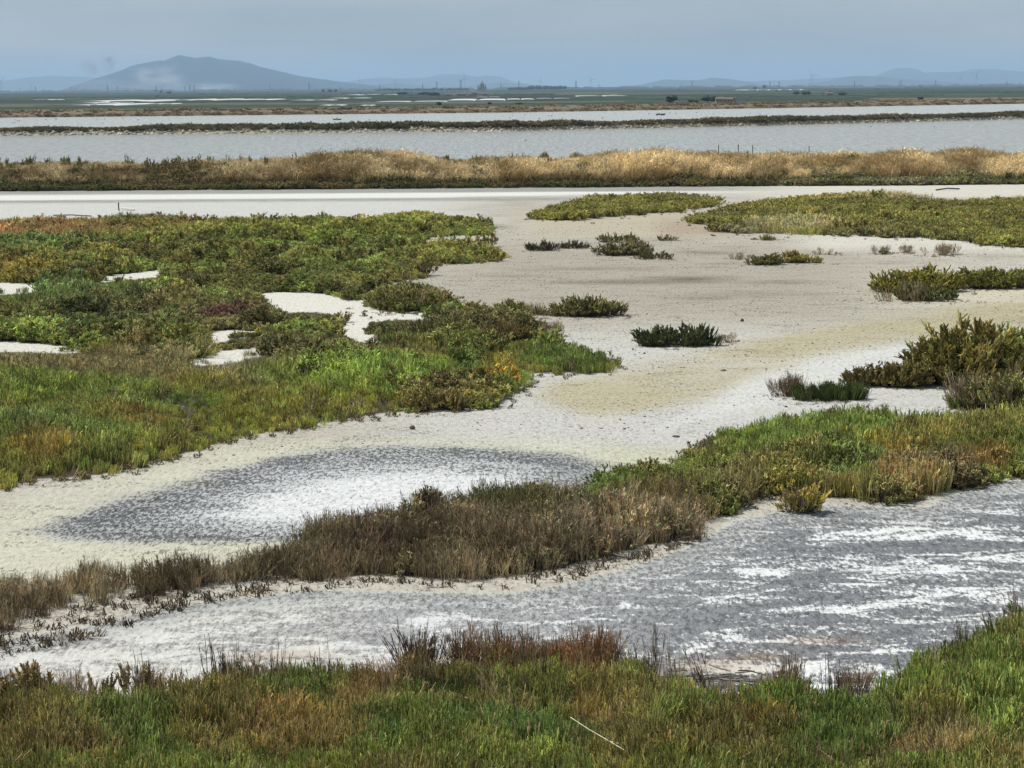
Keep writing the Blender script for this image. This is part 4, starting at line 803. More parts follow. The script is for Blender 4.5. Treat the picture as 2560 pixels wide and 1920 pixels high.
# dead branches heaped at the near shore
bx0, by0, _ = g(1775, 1712); root = bpy.data.objects.new('branch_pile', None); COL.objects.link(root); root.location = (bx0, by0, 0); tag(root, 'heap of grey dead branches on the muddy near shore', 'dead branches')
for i in range(26):
    a = np.array([random.uniform(-.32, .32), random.uniform(-.12, .35), random.uniform(.02, .09)]); an = random.gauss(0, .5)+(math.pi if random.random() < .5 else 0); L = random.uniform(.12, .4)
    m1 = a+np.array([math.cos(an), math.sin(an)*.8, random.uniform(-.05, .15)])*L*.5; m2 = m1+np.array([math.cos(an+random.gauss(0, .4)), math.sin(an), random.uniform(-.15, .05)])*L*.5; m2[2] = max(m2[2], .01)
    v, f = tube([a, m1, m2], random.uniform(.004, .009), 5); link('branch', mesh('branch', v, f, [woodg]), root)

# ------------------------------------------------------------------ birds
bw = pmat('white_plumage', (.75, .74, .70), .7)[0]; bd = pmat('dark_plumage', (.035, .032, .03), .7)[0]; bl_ = pmat('bird_leg', (.10, .12, .15), .6)[0]
def lathe_x(prof, k=10):
    v = []; f = []
    for x, z, r in prof:
        for i in range(k): an = i*6.2832/k; v.append((x, r*math.cos(an)*.75, z+r*math.sin(an)))
    for j in range(len(prof)-1):
        for i in range(k): f.append((j*k+i, j*k+(i+1) % k, (j+1)*k+(i+1) % k, (j+1)*k+i))
    return v, f
def wader(loc, rz, label, s=1.0, dark=False, sizecat='bird'):
    e = bpy.data.objects.new('wading_bird', None); COL.objects.link(e); e.location = loc; e.rotation_euler = (0, 0, rz); e.scale = (s,)*3; tag(e, label, 'bird', 'wading birds in the ponds')
    M0 = bd if dark else bw
    v, f = lathe_x([(-.24,.33,.005),(-.17,.34,.035),(-.08,.335,.07),(.03,.34,.08),(.11,.37,.055),(.15,.41,.032),(.165,.46,.022),(.175,.49,.028),(.20,.51,.030),(.225,.505,.018),(.24,.50,.006)]); link('body', mesh('body', v, f, [M0], True), e)
    v, f = tube([(.235,.0,.50),(.29,0,.495),(.34,0,.51)], .006, 5); link('bill', mesh('bill', v, f, [bd]), e)
    for sy in (-.025, .025):
        v, f = tube([(0,sy,.28),(-.02,sy,.15),(.0,sy,-.05)], .009, 5); link('leg', mesh('leg', v, f, [bl_]), e)
    for sy in (-1, 1):
        p = PB(); V = [(.05,sy*.062,.37),(-.05,sy*.066,.395),(-.26,sy*.03,.345),(-.12,sy*.070,.335)]; V = V+[(x, y+sy*.012, z) for x, y, z in V]
        link('wing', mesh('wing', V, [(0,1,2,3),(4,7,6,5),(0,4,5,1),(1,5,6,2),(2,6,7,3),(3,7,4,0)], [bd]), e)
    return e
def wat(x, y): q = p2g([x], [y], WATER_Z)[0]; return (float(q[0]), float(q[1]), WATER_Z)
wader(wat(1312, 359), 3.14, 'white wading bird with dark wings in the middle of the near pond', 1.15)
wader(wat(2176, 322), 3.0, 'leftmost of the three pale waders in the right of the near pond', 1.1)
wader(wat(2337, 322), .3, 'middle one of the three pale waders in the right of the near pond', 1.1)
wader(wat(2464, 319), 1.9, 'rightmost of the three pale waders in the right of the near pond', 1.0)
e = bpy.data.objects.new('flying_bird', None); COL.objects.link(e); q = at_dist(1783, 180); hz = (220-(1783-1280)*.0066); e.location = (q[0], 180, CH-(377-hz)/F*180); tag(e, 'gull flying low over the pond behind the dry grass', 'bird')
v, f = lathe_x([(-.2,0,.01),(-.1,0,.045),(.05,0,.06),(.14,.01,.045),(.2,.01,.01)]); link('body', mesh('body', v, f, [bw], True), e); e.rotation_euler = (0, 0, .5)
for sy in (-1, 1):
    V = [(.08,sy*.04,.02),(-.06,sy*.04,.02),(-.03,sy*.28,.10),(.09,sy*.26,.11),(-.09,sy*.52,.04),(.01,sy*.50,.05)]; V = V+[(x, y, z+.012) for x, y, z in V]
    link('wing', mesh('wing', V, [(0,1,2,3),(6,9,8,7),(3,2,4,5),(9,11,10,8),(1,7,8,2),(2,8,10,4),(0,3,9,6),(3,5,11,9),(4,10,11,5)], [bd]), e)
# floating birds, too far for parts
v, f = lathe_x([(-.30,.10,.01),(-.2,.09,.08),(0,.06,.12),(.16,.08,.09),(.22,.16,.04),(.24,.24,.035),(.27,.27,.045),(.32,.27,.02),(.37,.26,.004)], 8)
fl = {k: mesh('floating_bird', v, f, [m], True) for k, m in (('w', bw), ('d', bd))}
pts_ = []
for i in range(60):
    x = random.choice([random.uniform(20, 400), random.uniform(900, 2100), random.uniform(1300, 1900)]); b0 = 220-(x-1280)*.0066; yl = np.interp(x, [0, 1280, 2560], [298, 286, 264]); yh = np.interp(x, [0, 1280, 2560], [311, 301, 273]); pts_.append((x, random.uniform(yl, yh), 'w' if random.random() < .3 else 'd', .7, 'small birds scattered over the far pond', 'one of many small birds floating scattered on the far pond'))
for i in range(9): pts_.append((1642+i*2.4+random.uniform(-1, 1), random.uniform(286.5, 288.5), 'd', 1.4, 'dark ducks huddled on the far pond', 'one of the dark ducks huddled together on the far pond'))
for i in range(4): pts_.append((836+i*5, 299.5+random.uniform(-.6, .6), 'd', 1.3, 'four dark ducks left of centre on the far pond', 'one of four dark ducks close together on the far pond'))
for i in range(16): pts_.append((2475+i*6+random.uniform(-2, 2), 296+random.uniform(-1, 1)-(i*.16), 'd', 1.3, 'dark birds lined up along the berm at right', 'one of the dark birds lined up at the foot of the berm'))
for x, y, c_, s_, grp, lb in pts_:
    o = link('floating_bird', fl[c_], None, wat(x, y), random.uniform(0, 6.28), s_); tag(o, lb, 'bird', grp)

# ------------------------------------------------------------------ the plain beyond: hedges, tunnels, trees, houses
def far_z(): return .25
hedgem = noisy('hedge_leaves', (.016, .028, .020), (.030, .046, .026), .25, .9)
V=[]; Fa=[]; n0 = 0
def belt(x0, x1, D0, slope, h, dep):
    global n0
    a = at_dist(x0, D0)[0]; b_ = at_dist(x1, D0)[0]; step = max(2.5, D0/F*3.2); n = int(abs(b_-a)/step)+2; xs = np.linspace(a, b_, n); s0 = random.randint(0, 9999)
    for i, x in enumerate(xs):
        hh = h*(.55+.75*float(vnoise(np.array([x/(h*2.2)]), np.array([s0*1.0]), 3)[0])); y = D0+(x-a)*slope
        if float(vnoise(np.array([x/(h*14)]), np.array([s0+.5]), 4)[0]) < .25: hh *= .35
        V.extend([(x, y-dep, -.3), (x, y-dep*.5, hh*.8), (x, y, hh), (x, y+dep*.6, hh*.7), (x, y+dep, -.3)])
    for i in range(n-1):
        for j in range(4): Fa.append((n0+i*5+j, n0+(i+1)*5+j, n0+(i+1)*5+j+1, n0+i*5+j+1))
    n0 += n*5
for i in range(150):
    x = random.uniform(-250, 2700); hy = 220-(x-1280)*.0066; top = np.interp(x, [0, 850, 1700, 2120, 2180, 2560], [46, 47, 45, 40, 30, 30]); d = 3.6+(top-6)*random.random()**1.5
    D = CH*F/d; belt(x, x+random.uniform(60, 700), D, random.uniform(-.12, .12), random.uniform(1.0, 3.4 if D < 3000 else 2.0)/F*D, 4 if D < 2000 else 20)
for x in range(-400, 2900, 150): belt(x, x+190, 8600+random.uniform(-500, 500), 0, 8, 60)
o = link('distant_hedgerows', mesh('distant_hedgerows', V, Fa, [hedgem], True)); tag(o, 'dark hedgerows and orchard lines across the green plain beyond the ponds', 'hedgerows', kind='stuff')
plastic = pmat('greenhouse_film', (.52, .53, .50), .6)[0]
def tunnels(x0, x1, y0, y1, label):
    hy = 220-((x0+x1)/2-1280)*.0066; D0 = CH*F/(y1-hy); D1 = CH*F/max(y0-hy+2.0, 3); D1 = max(D1, D0+30); D1 = min(D1, D0*1.12)
    a = at_dist(x0, D0)[0]; b_ = at_dist(x1, D0)[0]; nn_ = max(2, min(14, int((b_-a)/14))); wd = (b_-a)/nn_; hh = min(3.2, wd*.4, max(1.5, (y1-y0)*.4)/F*D0)
    e = bpy.data.objects.new('greenhouse_block', None); COL.objects.link(e); e.location = ((a+b_)/2, D0, 0); tag(e, label, 'greenhouse', 'white greenhouses on the plain')
    v = []; k = 7
    for yv in (0, D1-D0):
        for j in range(k): an = math.pi*j/(k-1); v.append((-math.cos(an)*wd*.46, yv, math.sin(an)*hh*.6+(hh*.3)*(1 if 0 < j < k-1 else 0)))
    f = [(j, j+1, k+j+1, k+j) for j in range(k-1)]+[tuple(range(k))[::-1], tuple(range(k, 2*k))]
    me = mesh('tunnel', v, f, [plastic])
    for i in range(nn_): link('tunnel', me, e, (a+wd*(i+.5)-(a+b_)/2, 0, .2))
for t_ in [(171,363,247,256,'widest white greenhouse block at the left of the plain'),(160,290,259,265,'white greenhouses in front of the widest block at left'),(178,300,255,259,'middle strip of white greenhouses of the left cluster'),(74,113,248,251,'small white greenhouse strip at the far left'),(420,536,247,252,'white greenhouse strip right of the big left cluster'),(370,432,258,261,'short white strip just below and right of the left cluster'),(560,673,247,251,'broken line of white greenhouses left of the centre'),(720,832,249,252,'thin white greenhouse line before the dark pine trees'),(809,917,244,247,'white greenhouse line behind the thin one'),(790,855,262,265,'low white strip near the shore left of centre'),(893,928,263,265.5,'shortest low white strip near the shore'),(930,1118,252,255.5,'long white greenhouse line below the town'),(850,995,235,238,'far pale greenhouse line left of the town'),(1110,1266,247,252.5,'speckled wide greenhouse block right below the town'),(1266,1340,246,250,'greenhouse strip continuing right of the speckled block'),(1340,1430,245,247.5,'thin end of the greenhouse strips right of the town'),(1188,1250,242,244,'small white strip just under the domed church'),(1441,1577,238,241,'pale strip right of the pine grove'),(1867,2030,223,225.5,'pale far line on the horizon at right')]: tunnels(*t_)
# trees
import bmesh
def crown_mesh(seed, n=420):
    rs = np.random.default_rng(seed); lob = [(0, 0, .62, .42)]+[(rs.uniform(-.35, .35), rs.uniform(-.3, .3), rs.uniform(.4, .75), rs.uniform(.2, .32)) for _ in range(6)]; v = []; f = []
    for i in range(n):
        l = lob[rs.integers(0, len(lob))]; d = rs.normal(size=3); d /= np.linalg.norm(d); c = np.array(l[:3])+d*l[3]*rs.uniform(.6, 1.05); q = rs.normal(size=(3, 3))*.055; b0 = len(v)
        for j in range(3): v.append(tuple(c+q[j]))
        f.append((b0, b0+1, b0+2))
    for l in lob[:4]:
        bm = bmesh.new(); bmesh.ops.create_icosphere(bm, subdivisions=1, radius=l[3]*.8, matrix=Matrix.Translation(l[:3])); b0 = len(v); bm.verts.ensure_lookup_table()
        v += [tuple(q.co*(1+rs.uniform(-.04, .04))) for q in bm.verts]; f += [tuple(b0+q.index for q in fc.verts) for fc in bm.faces]; bm.free()
    return v, f
treem = noisy('tree_leaves', (.022, .038, .018), (.045, .070, .028), 3, .9); trunkm = pmat('tree_bark', (.08, .065, .05))[0]
crowns = [mesh('crown', *crown_mesh(i), [treem]) for i in range(4)]
v, f = tube([(0,0,-.02),(.01,0,.25),(0,0,.5)], .035, 6); trunk = mesh('trunk', v, f, [trunkm])
def tree(x, yb, hp, wp, label, grp, D=None):
    hy = 220-(x-1280)*.0066
    if D is None: D = CH*F/max(yb-hy, 3.2)
    a = at_dist(x, D); H_ = hp/F*D*1.05; W_ = wp/F*D
    e = bpy.data.objects.new('distant_tree', None); COL.objects.link(e); e.location = (a[0], D, .1); e.rotation_euler = (0, 0, random.random()*6); tag(e, label, 'tree', grp)
    link('crown', crowns[random.randint(0, 3)], e, (0, 0, -.12*H_), 0, (W_*1.05, W_*1.05, H_*1.06)); link('trunk', trunk, e, (0, 0, 0), 0, (H_, H_, H_))
GT = 'single trees and bushes on the plain'
for t_ in [(402,233,7,9,'small round tree above the smoke foot, left one of two'),(423,235,7,12,'small round tree above the smoke foot, right one of two'),(808,231,9,8,'slim tree at the left of the dark horizon clump'),(825,231,8,12,'middle tree of the dark clump on the horizon left of the town'),(838,231,8,10,'right tree of the dark clump on the horizon left of the town'),(1005,238,9,26,'broad dark tree left of the town houses'),(1060,239,10,30,'broad dark tree in front of the town, left of the pink houses'),(1085,239,9,28,'broad dark tree touching the pink town houses'),(1098,264,10,16,'dark bush in the fields below the town'),(1223,262,7,12,'dark bush right below the speckled greenhouse block'),(1298,262,6,18,'low dark bush in the fields below the pine grove'),(1680,257,20,28,'big round dark tree alone on the green fields'),(1672,257,10,16,'small tree at the left foot of the big round tree'),(1727,257,9,16,'dark bush left of the farm tree group'),(1741,257,8,12,'second dark bush left of the farm tree group'),(1768,256,16,26,'left crown of the dark tree group beside the farm'),(1784,256,17,24,'right crown of the dark tree group beside the farm'),(1888,223,6,10,'small tree on the horizon, left of a taller one'),(1910,222,10,11,'taller round tree on the horizon at the right'),(1990,237,9,18,'dark tree left of the wide tree pair at right'),(2010,238,10,18,'left crown of the wide tree pair at right'),(2022,238,9,14,'right crown of the wide tree pair at right'),(2108,240,10,24,'wide dark tree right of the small farmhouse'),(2321,255,6,9,'small bush right of the wooden lookout'),(2480,253,6,12,'left bush of a pair near the right shore'),(2491,253,5,10,'right bush of a pair near the right shore'),(165,283,7,10,'green bush on the left shore, beside the small hut'),(191,283,6,8,'second green bush on the left shore'),(890,277,5,12,'low bush on the far shore left of centre'),(932,277,5,11,'wider low bush on the far shore left of centre'),(957,275,6,7,'rounded bush on the far shore left of centre'),(1316,272,5,6,'low bush on the brown shore right of centre'),(1345,271,5,6,'middle bush of three on the brown shore'),(1366,270,5,5,'right bush of three on the brown shore'),(1826,263,7,11,'dark bush on the shore in front of the farm'),(1907,262,6,6,'narrow bush on the shore right of the farm'),(1931,262,7,12,'dark rounded bush on the shore right of the farm'),(1985,261,5,14,'flat bush on the shore at right'),(2000,261,5,12,'second flat bush on the shore at right')]: tree(*t_[:5], GT)
for i, x in enumerate(np.linspace(1276, 1410, 17)): tree(float(x)+random.uniform(-2, 2), 226, 9+ (3 if x > 1320 else 0)+random.uniform(-1, 1), 13, 'one pine of the dark grove on the horizon right of the dome', 'pines of the dark grove right of the dome', 5200)
for i, x in enumerate(np.linspace(942, 1165, 24)): tree(float(x)+random.uniform(-3, 3), 229, 6+random.uniform(-1.5, 2), 13, 'one tree of the long row behind the town', 'trees of the row behind the town', 5600)
# houses
pink = noisy('pink_plaster', (.30, .24, .21), (.38, .31, .27), .2); white = noisy('white_plaster', (.50, .50, .47), (.60, .60, .57), .2); tile = noisy('roof_tiles', (.15, .115, .10), (.20, .15, .125), .5); glass = pmat('dark_window', (.04, .045, .05), .3)[0]
def boxm(sx, sy, sz, z0=0):
    v = [(-sx/2,-sy/2,z0),(sx/2,-sy/2,z0),(sx/2,sy/2,z0),(-sx/2,sy/2,z0)]; v = v+[(x, y, z0+sz) for x, y, _ in v]; return v, [(0,3,2,1),(4,5,6,7),(0,1,5,4),(1,2,6,5),(2,3,7,6),(3,0,4,7)]
def house(x, yb, wp, hp, m, label, D=None, flat=False, grp='houses on the plain', nw=3):
    hy = 220-(x-1280)*.0066
    if D is None: D = CH*F/(yb-hy)
    a = at_dist(x, D); W_ = wp/F*D; H_ = hp/F*D*.8; e = bpy.data.objects.new('distant_house', None); COL.objects.link(e); e.location = (a[0], D, -.2); tag(e, label, 'house', grp)
    v, f = boxm(W_, W_*.8, H_); link('walls', mesh('walls', v, f, [m]), e)
    r = H_*(.10 if flat else .35); o_ = W_*.04; v = [(-W_/2-o_,-W_*.4-o_,H_+.002),(W_/2+o_,-W_*.4-o_,H_+.002),(W_/2+o_,W_*.4+o_,H_+.002),(-W_/2-o_,W_*.4+o_,H_+.002),(-W_/2,0,H_+r),(W_/2,0,H_+r)]
    link('roof', mesh('roof', v, [(0,3,2,1),(0,1,5,4),(2,3,4,5),(0,4,3),(1,2,5)], [tile]), e)
    v, f = boxm(W_*.12, .12, H_*.25); wm = mesh('window', v, f, [glass])
    for i in range(nw): link('window', wm, e, (W_*(-.3+.6*i/max(1, nw-1)), -W_*.4-.02, H_*.5))
tl = ['leftmost pink house of the town','low pink house second from the left of the town','pink house with red roof at the left of the town','pale house in the middle of the town','tall pink house near the middle of the town','pale house left of the large town house','largest pink house of the town','pink house right of the largest one','last low house at the right end of the town']
for i, (x, wp, hp) in enumerate([(1122,12,8),(1136,11,7),(1148,12,9),(1160,10,8),(1166,9,11),(1175,12,7),(1184,16,12),(1198,14,9),(1213,12,8)]): house(x, 240, wp, hp, [pink, white][i % 3 == 1], tl[i], 1650+i*12, grp='houses of the town')
house(1800,258,22,16,pink,'left block of the brown walled farm on the shore plain'); house(1820,257,24,14,pink,'middle block of the brown walled farm'); house(1836,257,9,18,pink,'tall narrow tower of the brown walled farm',flat=True,nw=1); house(1786,259,12,5,white,'low white hut at the left of the brown walled farm',nw=1)
house(2073,240,16,10,pink,'small farmhouse between the trees at right'); house(1533,240,16,5,white,'pale low building right of the pine grove'); house(131,280,11,12,noisy('grey_hut', (.14,.16,.15), (.2,.22,.21), .5),'small grey hut on the left shore of the far pond',flat=True,nw=2)
house(820,236,26,3,white,'long pale shed under the dark horizon clump',2600,True)
# wooden lookout on stilts
hy = 220-(2301-1280)*.0066; D = CH*F/(254-hy); a = at_dist(2301, D); e = bpy.data.objects.new('bird_lookout', None); COL.objects.link(e); e.location = (a[0], D, 0); tag(e, 'dark wooden lookout on stilts on the right shore', 'lookout'); k = 14/F*D
for sx_ in (-1, 1):
    for sy_ in (-1, 1): v, f = tube([(0,0,0),(0,0,k*.5)], .10, 6); link('leg', mesh('leg', v, f, [woodg]), e, (sx_*k*.38, sy_*k*.3, 0))
dk = noisy('dark_timber', (.05,.045,.045), (.08,.07,.065), 2)
v, f = boxm(k*.95, k*.8, k*.38, k*.45); link('cabin', mesh('cabin', v, f, [dk]), e); v = [(-k*.55,-k*.45,k*.835),(k*.55,-k*.45,k*.835),(k*.55,k*.45,k*.835),(-k*.55,k*.45,k*.835),(0,0,k*1.05)]; link('roof', mesh('roof', v, [(0,3,2,1),(0,1,4),(1,2,4),(2,3,4),(3,0,4)], [dk]), e)
# domed church
D = 5000; a = at_dist(1205, D); k = D/F; e = bpy.data.objects.new('domed_church', None); COL.objects.link(e); e.location = (a[0], D, 0); tag(e, 'domed church rising above the town on the horizon', 'church'); stone = noisy('church_stone', (.16,.16,.17), (.22,.21,.21), .1)
v, f = boxm(22*k, 14*k, 9*k); link('nave', mesh('nave', v, f, [stone]), e)
def lathe(prof, n=16):
    v = [(r*math.cos(i*6.2832/n), r*math.sin(i*6.2832/n), z) for r, z in prof for i in range(n)]; f = [(j*n+i, j*n+(i+1) % n, (j+1)*n+(i+1) % n, (j+1)*n+i) for j in range(len(prof)-1) for i in range(n)]; return v, f
v, f = lathe([(5.8*k,8*k),(5.8*k,14.5*k),(6.2*k,14.6*k),(6.2*k,15*k)]); link('drum', mesh('drum', v, f, [stone]), e)
v, f = lathe([(5.6*k,15.02*k),(5.4*k,17*k),(4.6*k,19*k),(3.2*k,20.7*k),(1.4*k,21.8*k),(.02*k,22*k)]); link('dome', mesh('dome', v, f, [stone], True), e)
v, f = lathe([(1.1*k,21.9*k),(1.1*k,23.6*k),(.5*k,24.4*k),(.02*k,26.5*k)], 8); link('lantern', mesh('lantern', v, f, [stone]), e)
for sx_ in (-1, 1): v, f = boxm(2.6*k, 2.6*k, 6*k, 9.01*k); link('bell_turret', mesh('bell_turret', v, f, [stone]), e, (sx_*9*k, -4*k, 0))

# pylons and wind turbines
steel = pmat('galvanised_steel', (.05, .052, .055), .6)[0]
def pylon_mesh():
    p = PB(); q = .10
    for sx_ in (-1, 1):
        for sy_ in (-1, 1): p.seg((sx_*q, sy_*q, 0), (sx_*.03, sy_*.03, .75), .030, .026, (1,1,1)); p.seg((sx_*.03, sy_*.03, .75), (0, 0, 1), .024, .016, (1,1,1))
    for z0 in (0, .2, .4, .58):
        w0 = q-(q-.03)*z0/.75; z1 = z0+.18; w1 = q-(q-.03)*z1/.75
        for sy_ in (-1, 1): p.seg((-w0, sy_*w0, z0), (w1, sy_*w1, z1), .006, .006, (1,1,1)); p.seg((w0, sy_*w0, z0), (-w1, sy_*w1, z1), .006, .006, (1,1,1))
    a = p.arrays(); me1 = mesh('lattice_mast', a['v'], a['f'], [steel])
    p = PB(); p.seg((-.16, 0, .74), (.16, 0, .74), .026, .026, (1,1,1)); p.seg((-.12, 0, .86), (.12, 0, .86), .022, .022, (1,1,1)); a = p.arrays(); return me1, mesh('cross_arm', a['v'], a['f'], [steel])
pm1, pm2 = pylon_mesh()
PY = [(50,9),(89,15),(108,8),(178,12),(190,9),(269,17),(294,14),(320,9),(338,8),(391,15),(405,10),(462,12),(475,17),(486,16),(587,8),(675,14),(705,9),(726,8),(773,20),(790,9),(850,8),(949,13),(1057,15),(1092,20),(1152,25),(1252,14),(1297,20),(1440,20),(1497,11),(1635,8),(1703,9),(1730,17),(1925,15),(1948,15),(2023,9),(2136,14),(2248,12),(2253,16),(2339,16),(2517,12),(2549,9)]
def where(x):
    for lim, s_ in [(120,'at the far left under the pale ridge'),(330,'left of the smoke below the blue mountain'),(500,'in front of the white smoke'),(800,'below the long right slope of the blue mountain'),(1130,'over the trees left of the dome'),(1330,'near the domed church'),(1560,'over the pine grove and right of it'),(1800,'before the first low hills at right'),(2060,'above the farm fields at right'),(2300,'before the pale ridge at right')]:
        if x < lim: return s_
    return 'at the far right before the highest pale hill'
cnt = {}
ordn = ['first','second','third','fourth','fifth','sixth','seventh']
for x, hp in PY:
    D = 8200+random.uniform(-300, 300); a = at_dist(x, D); H_ = (hp+2.5)/F*D; wz = where(x); cnt[wz] = cnt.get(wz, 0)+1
    e = bpy.data.objects.new('power_pylon', None); COL.objects.link(e); e.location = (a[0], D, 0); e.rotation_euler = (0, 0, random.uniform(-.5, .5)); tag(e, f'lattice pylon {wz}, {ordn[cnt[wz]-1]} from the left there', 'pylon', 'power pylons along the horizon')
    kk = (H_*.75, H_*.75, H_); link('lattice_mast', pm1, e, scl=kk); link('cross_arm', pm2, e, scl=kk)
tw = pmat('turbine_grey', (.16, .17, .18), .5)[0]
v, f = tube([(0,0,0),(0,0,1)], .024, 8); tmast = mesh('tower', v, f, [tw]); v, f = boxm(.05, .13, .05, -.025); tnac = mesh('nacelle', v, f, [tw])
bv = [(-.02,0,0),(.02,0,0),(.030,.006,.2),(-.014,.006,.2),(.007,.002,.62),(-.007,.002,.62)]; bv = bv+[(x, y+.012, z) for x, y, z in bv]; bf = [(0,1,2,3),(3,2,4,5),(7,6,9,8),(8,9,11,10),(1,7,8,2),(0,3,9,6),(2,8,10,4),(3,5,11,9),(4,10,11,5)]; tbl = mesh('blade', bv, bf, [tw])
for x, yh, lb in [(4,203,'wind turbine at the very left edge of the horizon'),(78,213,'small wind turbine left of the smoke'),(900,204,'wind turbine left of the town trees'),(988,205,'faint wind turbine over the trees behind the town'),(1161,196,'wind turbine just left of the domed church'),(1350,202,'wind turbine above the pine grove'),(1478,199,'slender wind turbine right of the pine grove'),(2030,190,'tall wind turbine before the right hills'),(2400,197,'faint wind turbine left of the largest right one'),(2440,186,'largest wind turbine against the right hills'),(2532,204,'faint wind turbine near the right edge')]:
    D = 12500; a = at_dist(x, D); hz = 220-(x-1280)*.0066; H_ = CH+(hz-yh)/F*D; e = bpy.data.objects.new('wind_turbine', None); COL.objects.link(e); e.location = (a[0], D, 0); tag(e, lb, 'wind turbine', 'wind turbines on the horizon')
    R_ = H_*.62; link('tower', tmast, e, scl=(H_*.8, H_*.8, H_)); link('nacelle', tnac, e, (0, 0, H_), 0, H_)
    ph = random.uniform(0, 2)
    for i in range(3): o = link('blade', tbl, e, (0, -H_*.08, H_), 0, H_*1.0); o.rotation_euler = (0, ph+i*2.0944, 0)

# ------------------------------------------------------------------ mountains
def hill(name, prof, D, depth, col, seed, rough=.10):
    pr = np.array(prof, float); xs = np.arange(pr[0, 0], pr[-1, 0]+1, 5.0); yt = np.interp(xs, pr[:, 0], pr[:, 1]); yt = yt-1.5*(fbm(xs*.05, xs*0, seed, 4)-.5)
    hz = 220-(xs-1280)*.0066; zt = np.maximum(CH+(hz-yt)/F*D, 0); X0 = np.array([at_dist(x, D)[0] for x in xs]); m = 17; V = []
    for j in range(m):
        t_ = j/(m-1)*2-1; y = D+t_*depth; k = math.cos(t_*math.pi/2)**1.2 if abs(t_) < 1 else 0
        z = zt*k*(1+(rough*8*(fbm(X0*.004+j*.3, X0*0+y*.004, seed+3, 4)-.5)*(1-k)))
        V.append(np.stack([X0*(y/D), np.full(len(xs), y), np.maximum(z, 0)-2.0], 1))
    n = len(xs); V = np.concatenate(V); I = np.arange(m*n).reshape(m, n); Fq = np.stack([I[:-1, :-1], I[:-1, 1:], I[1:, 1:], I[1:, :-1]], -1).reshape(-1, 4)
    o = link(name, mesh(name, V, Fq, [noisy(name+'_slope', col, tuple(c*1.5 for c in col), .004, .95)], True)); tag(o, kind='structure'); return o
hill('mountain', [(150,226),(200,208),(240,196),(280,184),(310,174),(330,165),(370,156),(400,152),(412,153),(430,145),(450,138),(462,140),(490,146),(525,142),(545,148),(600,153),(625,158),(650,167),(700,178),(750,190),(800,197),(850,203),(900,209),(960,216),(1000,224)], 15000, 2600, (.018,.028,.035), 7)
hill('near_hills', [(850,226),(900,216),(950,210),(998,207),(1052,214),(1100,219),(1150,217),(1200,210),(1250,206.5),(1300,208),(1345,215),(1400,222),(1500,222),(1560,217),(1600,212),(1640,202),(1660,198),(1700,200),(1745,200),(1780,194),(1830,198),(1900,209),(1960,213),(2050,206),(2110,192),(2160,189),(2210,192),(2300,200),(2400,206),(2560,208),(2700,210)], 17500, 1800, (.04,.055,.055), 17)
hill('far_hills', [(-300,210),(-100,205),(0,203),(40,198),(80,193),(130,189),(180,191),(240,195),(300,200),(500,210),(850,206),(905,198),(950,195),(1000,196),(1050,195),(1080,192),(1095,187),(1130,185),(1165,187),(1190,192),(1215,189),(1250,191),(1275,201),(1290,206),(1350,212),(1400,215),(1500,222),(1560,214),(1700,203),(1900,202),(1960,200),(2100,193),(2190,190),(2215,177),(2240,171),(2270,170),(2300,176),(2310,182),(2340,180),(2400,180),(2430,173),(2500,174),(2560,180),(2700,184),(2900,200)], 23500, 2400, (.05,.06,.06), 27)

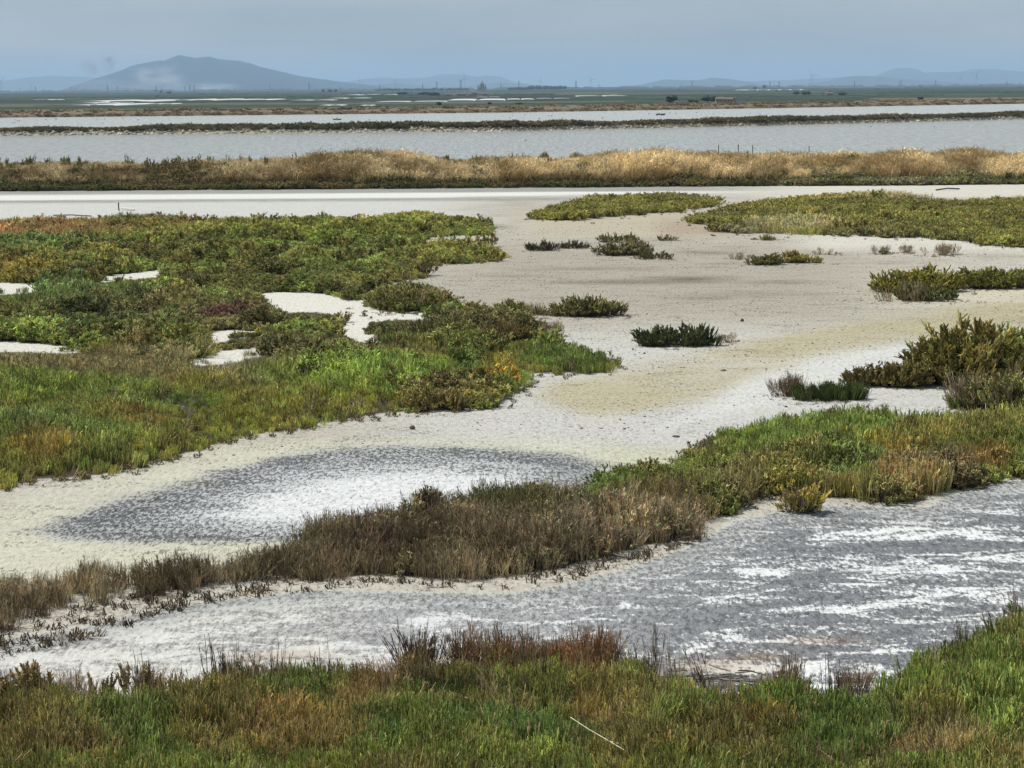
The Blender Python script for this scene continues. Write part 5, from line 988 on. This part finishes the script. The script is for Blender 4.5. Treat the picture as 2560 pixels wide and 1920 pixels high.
# ------------------------------------------------------------------ smoke and air
def smoke(x, yb, yt, wp, dens, col, label, D=11500, seed=0.0, lean=0):
    a = at_dist(x, D); hz = 220-(x-1280)*.0066; W_ = wp/F*D; z0 = CH+(hz-yb)/F*D; z1 = CH+(hz-yt)/F*D; bm = bmesh.new(); bmesh.ops.create_icosphere(bm, subdivisions=3, radius=1)
    me = bpy.data.meshes.new('smoke_plume'); bm.to_mesh(me); bm.free(); m = bpy.data.materials.new('smoke'); m.use_nodes = True; t = m.node_tree; t.nodes.clear()
    pv = N(t, 'ShaderNodeVolumePrincipled'); pv.inputs['Color'].default_value = (*col, 1); pv.inputs['Anisotropy'].default_value = .2; ou = N(t, 'ShaderNodeOutputMaterial'); tcn = N(t, 'ShaderNodeTexCoord')
    ln = N(t, 'ShaderNodeVectorMath', operation='LENGTH'); t.links.new(tcn.outputs['Object'], ln.inputs[0]); nn = N(t, 'ShaderNodeTexNoise'); nn.inputs['Scale'].default_value = 2.2; nn.inputs['Detail'].default_value = 5; ad = N(t, 'ShaderNodeVectorMath', operation='ADD'); ad.inputs[1].default_value = (seed, seed, 0)
    t.links.new(tcn.outputs['Object'], ad.inputs[0]); t.links.new(ad.outputs[0], nn.inputs['Vector'])
    r1 = N(t, 'ShaderNodeMapRange', interpolation_type='SMOOTHSTEP'); r1.inputs['From Min'].default_value = 1.0; r1.inputs['From Max'].default_value = .15; t.links.new(ln.outputs['Value'], r1.inputs['Value'])
    r2 = N(t, 'ShaderNodeMapRange', interpolation_type='SMOOTHSTEP'); r2.inputs['From Min'].default_value = .36; r2.inputs['From Max'].default_value = .80; t.links.new(nn.outputs['Fac'], r2.inputs['Value'])
    mu = N(t, 'ShaderNodeMath', operation='MULTIPLY'); t.links.new(r1.outputs[0], mu.inputs[0]); t.links.new(r2.outputs[0], mu.inputs[1]); m2 = N(t, 'ShaderNodeMath', operation='MULTIPLY'); m2.inputs[1].default_value = dens/W_; t.links.new(mu.outputs[0], m2.inputs[0])
    t.links.new(m2.outputs[0], pv.inputs['Density']); t.links.new(pv.outputs[0], ou.inputs['Volume']); me.materials.append(m)
    o = link('smoke_plume', me, None, (a[0], D, (z0+z1)/2), 0, (W_/2, W_*.35, (z1-z0)/2)); tag(o, label, 'smoke'); return o
smoke(400,236,150,190,4.5,(.9,.9,.9),'white smoke rising in front of the blue mountain', seed=3)
smoke(500,236,200,260,6,(.9,.9,.9),'low white smoke drifting along the foot of the mountain', seed=9)
smoke(330,238,185,460,1.6,(.9,.9,.9),'thin pale smoke veil spread along the horizon below the mountain', seed=11)
smoke(228,205,138,70,5,(.45,.42,.42),'faint grey brown smoke puff left of the mountain', seed=5)
smoke(275,190,125,56,6,(.45,.42,.42),'narrow grey brown smoke column beside the puff', seed=7)
hv, hf = boxm(60000, 34000, 272, -2.9); HZ = bpy.data.materials.new('air_haze'); HZ.use_nodes = True; t = HZ.node_tree; t.nodes.clear(); pv = N(t, 'ShaderNodeVolumePrincipled'); ou = N(t, 'ShaderNodeOutputMaterial')
pv.inputs['Color'].default_value = (.485, .695, .965, 1); pv.inputs['Density'].default_value = HAZE_DENSITY; pv.inputs['Anisotropy'].default_value = 0.1; t.links.new(pv.outputs[0], ou.inputs['Volume'])
hb = link('haze', mesh('haze', hv, hf, [HZ]), None, (0, 16500, 0)); tag(hb, kind='stuff')
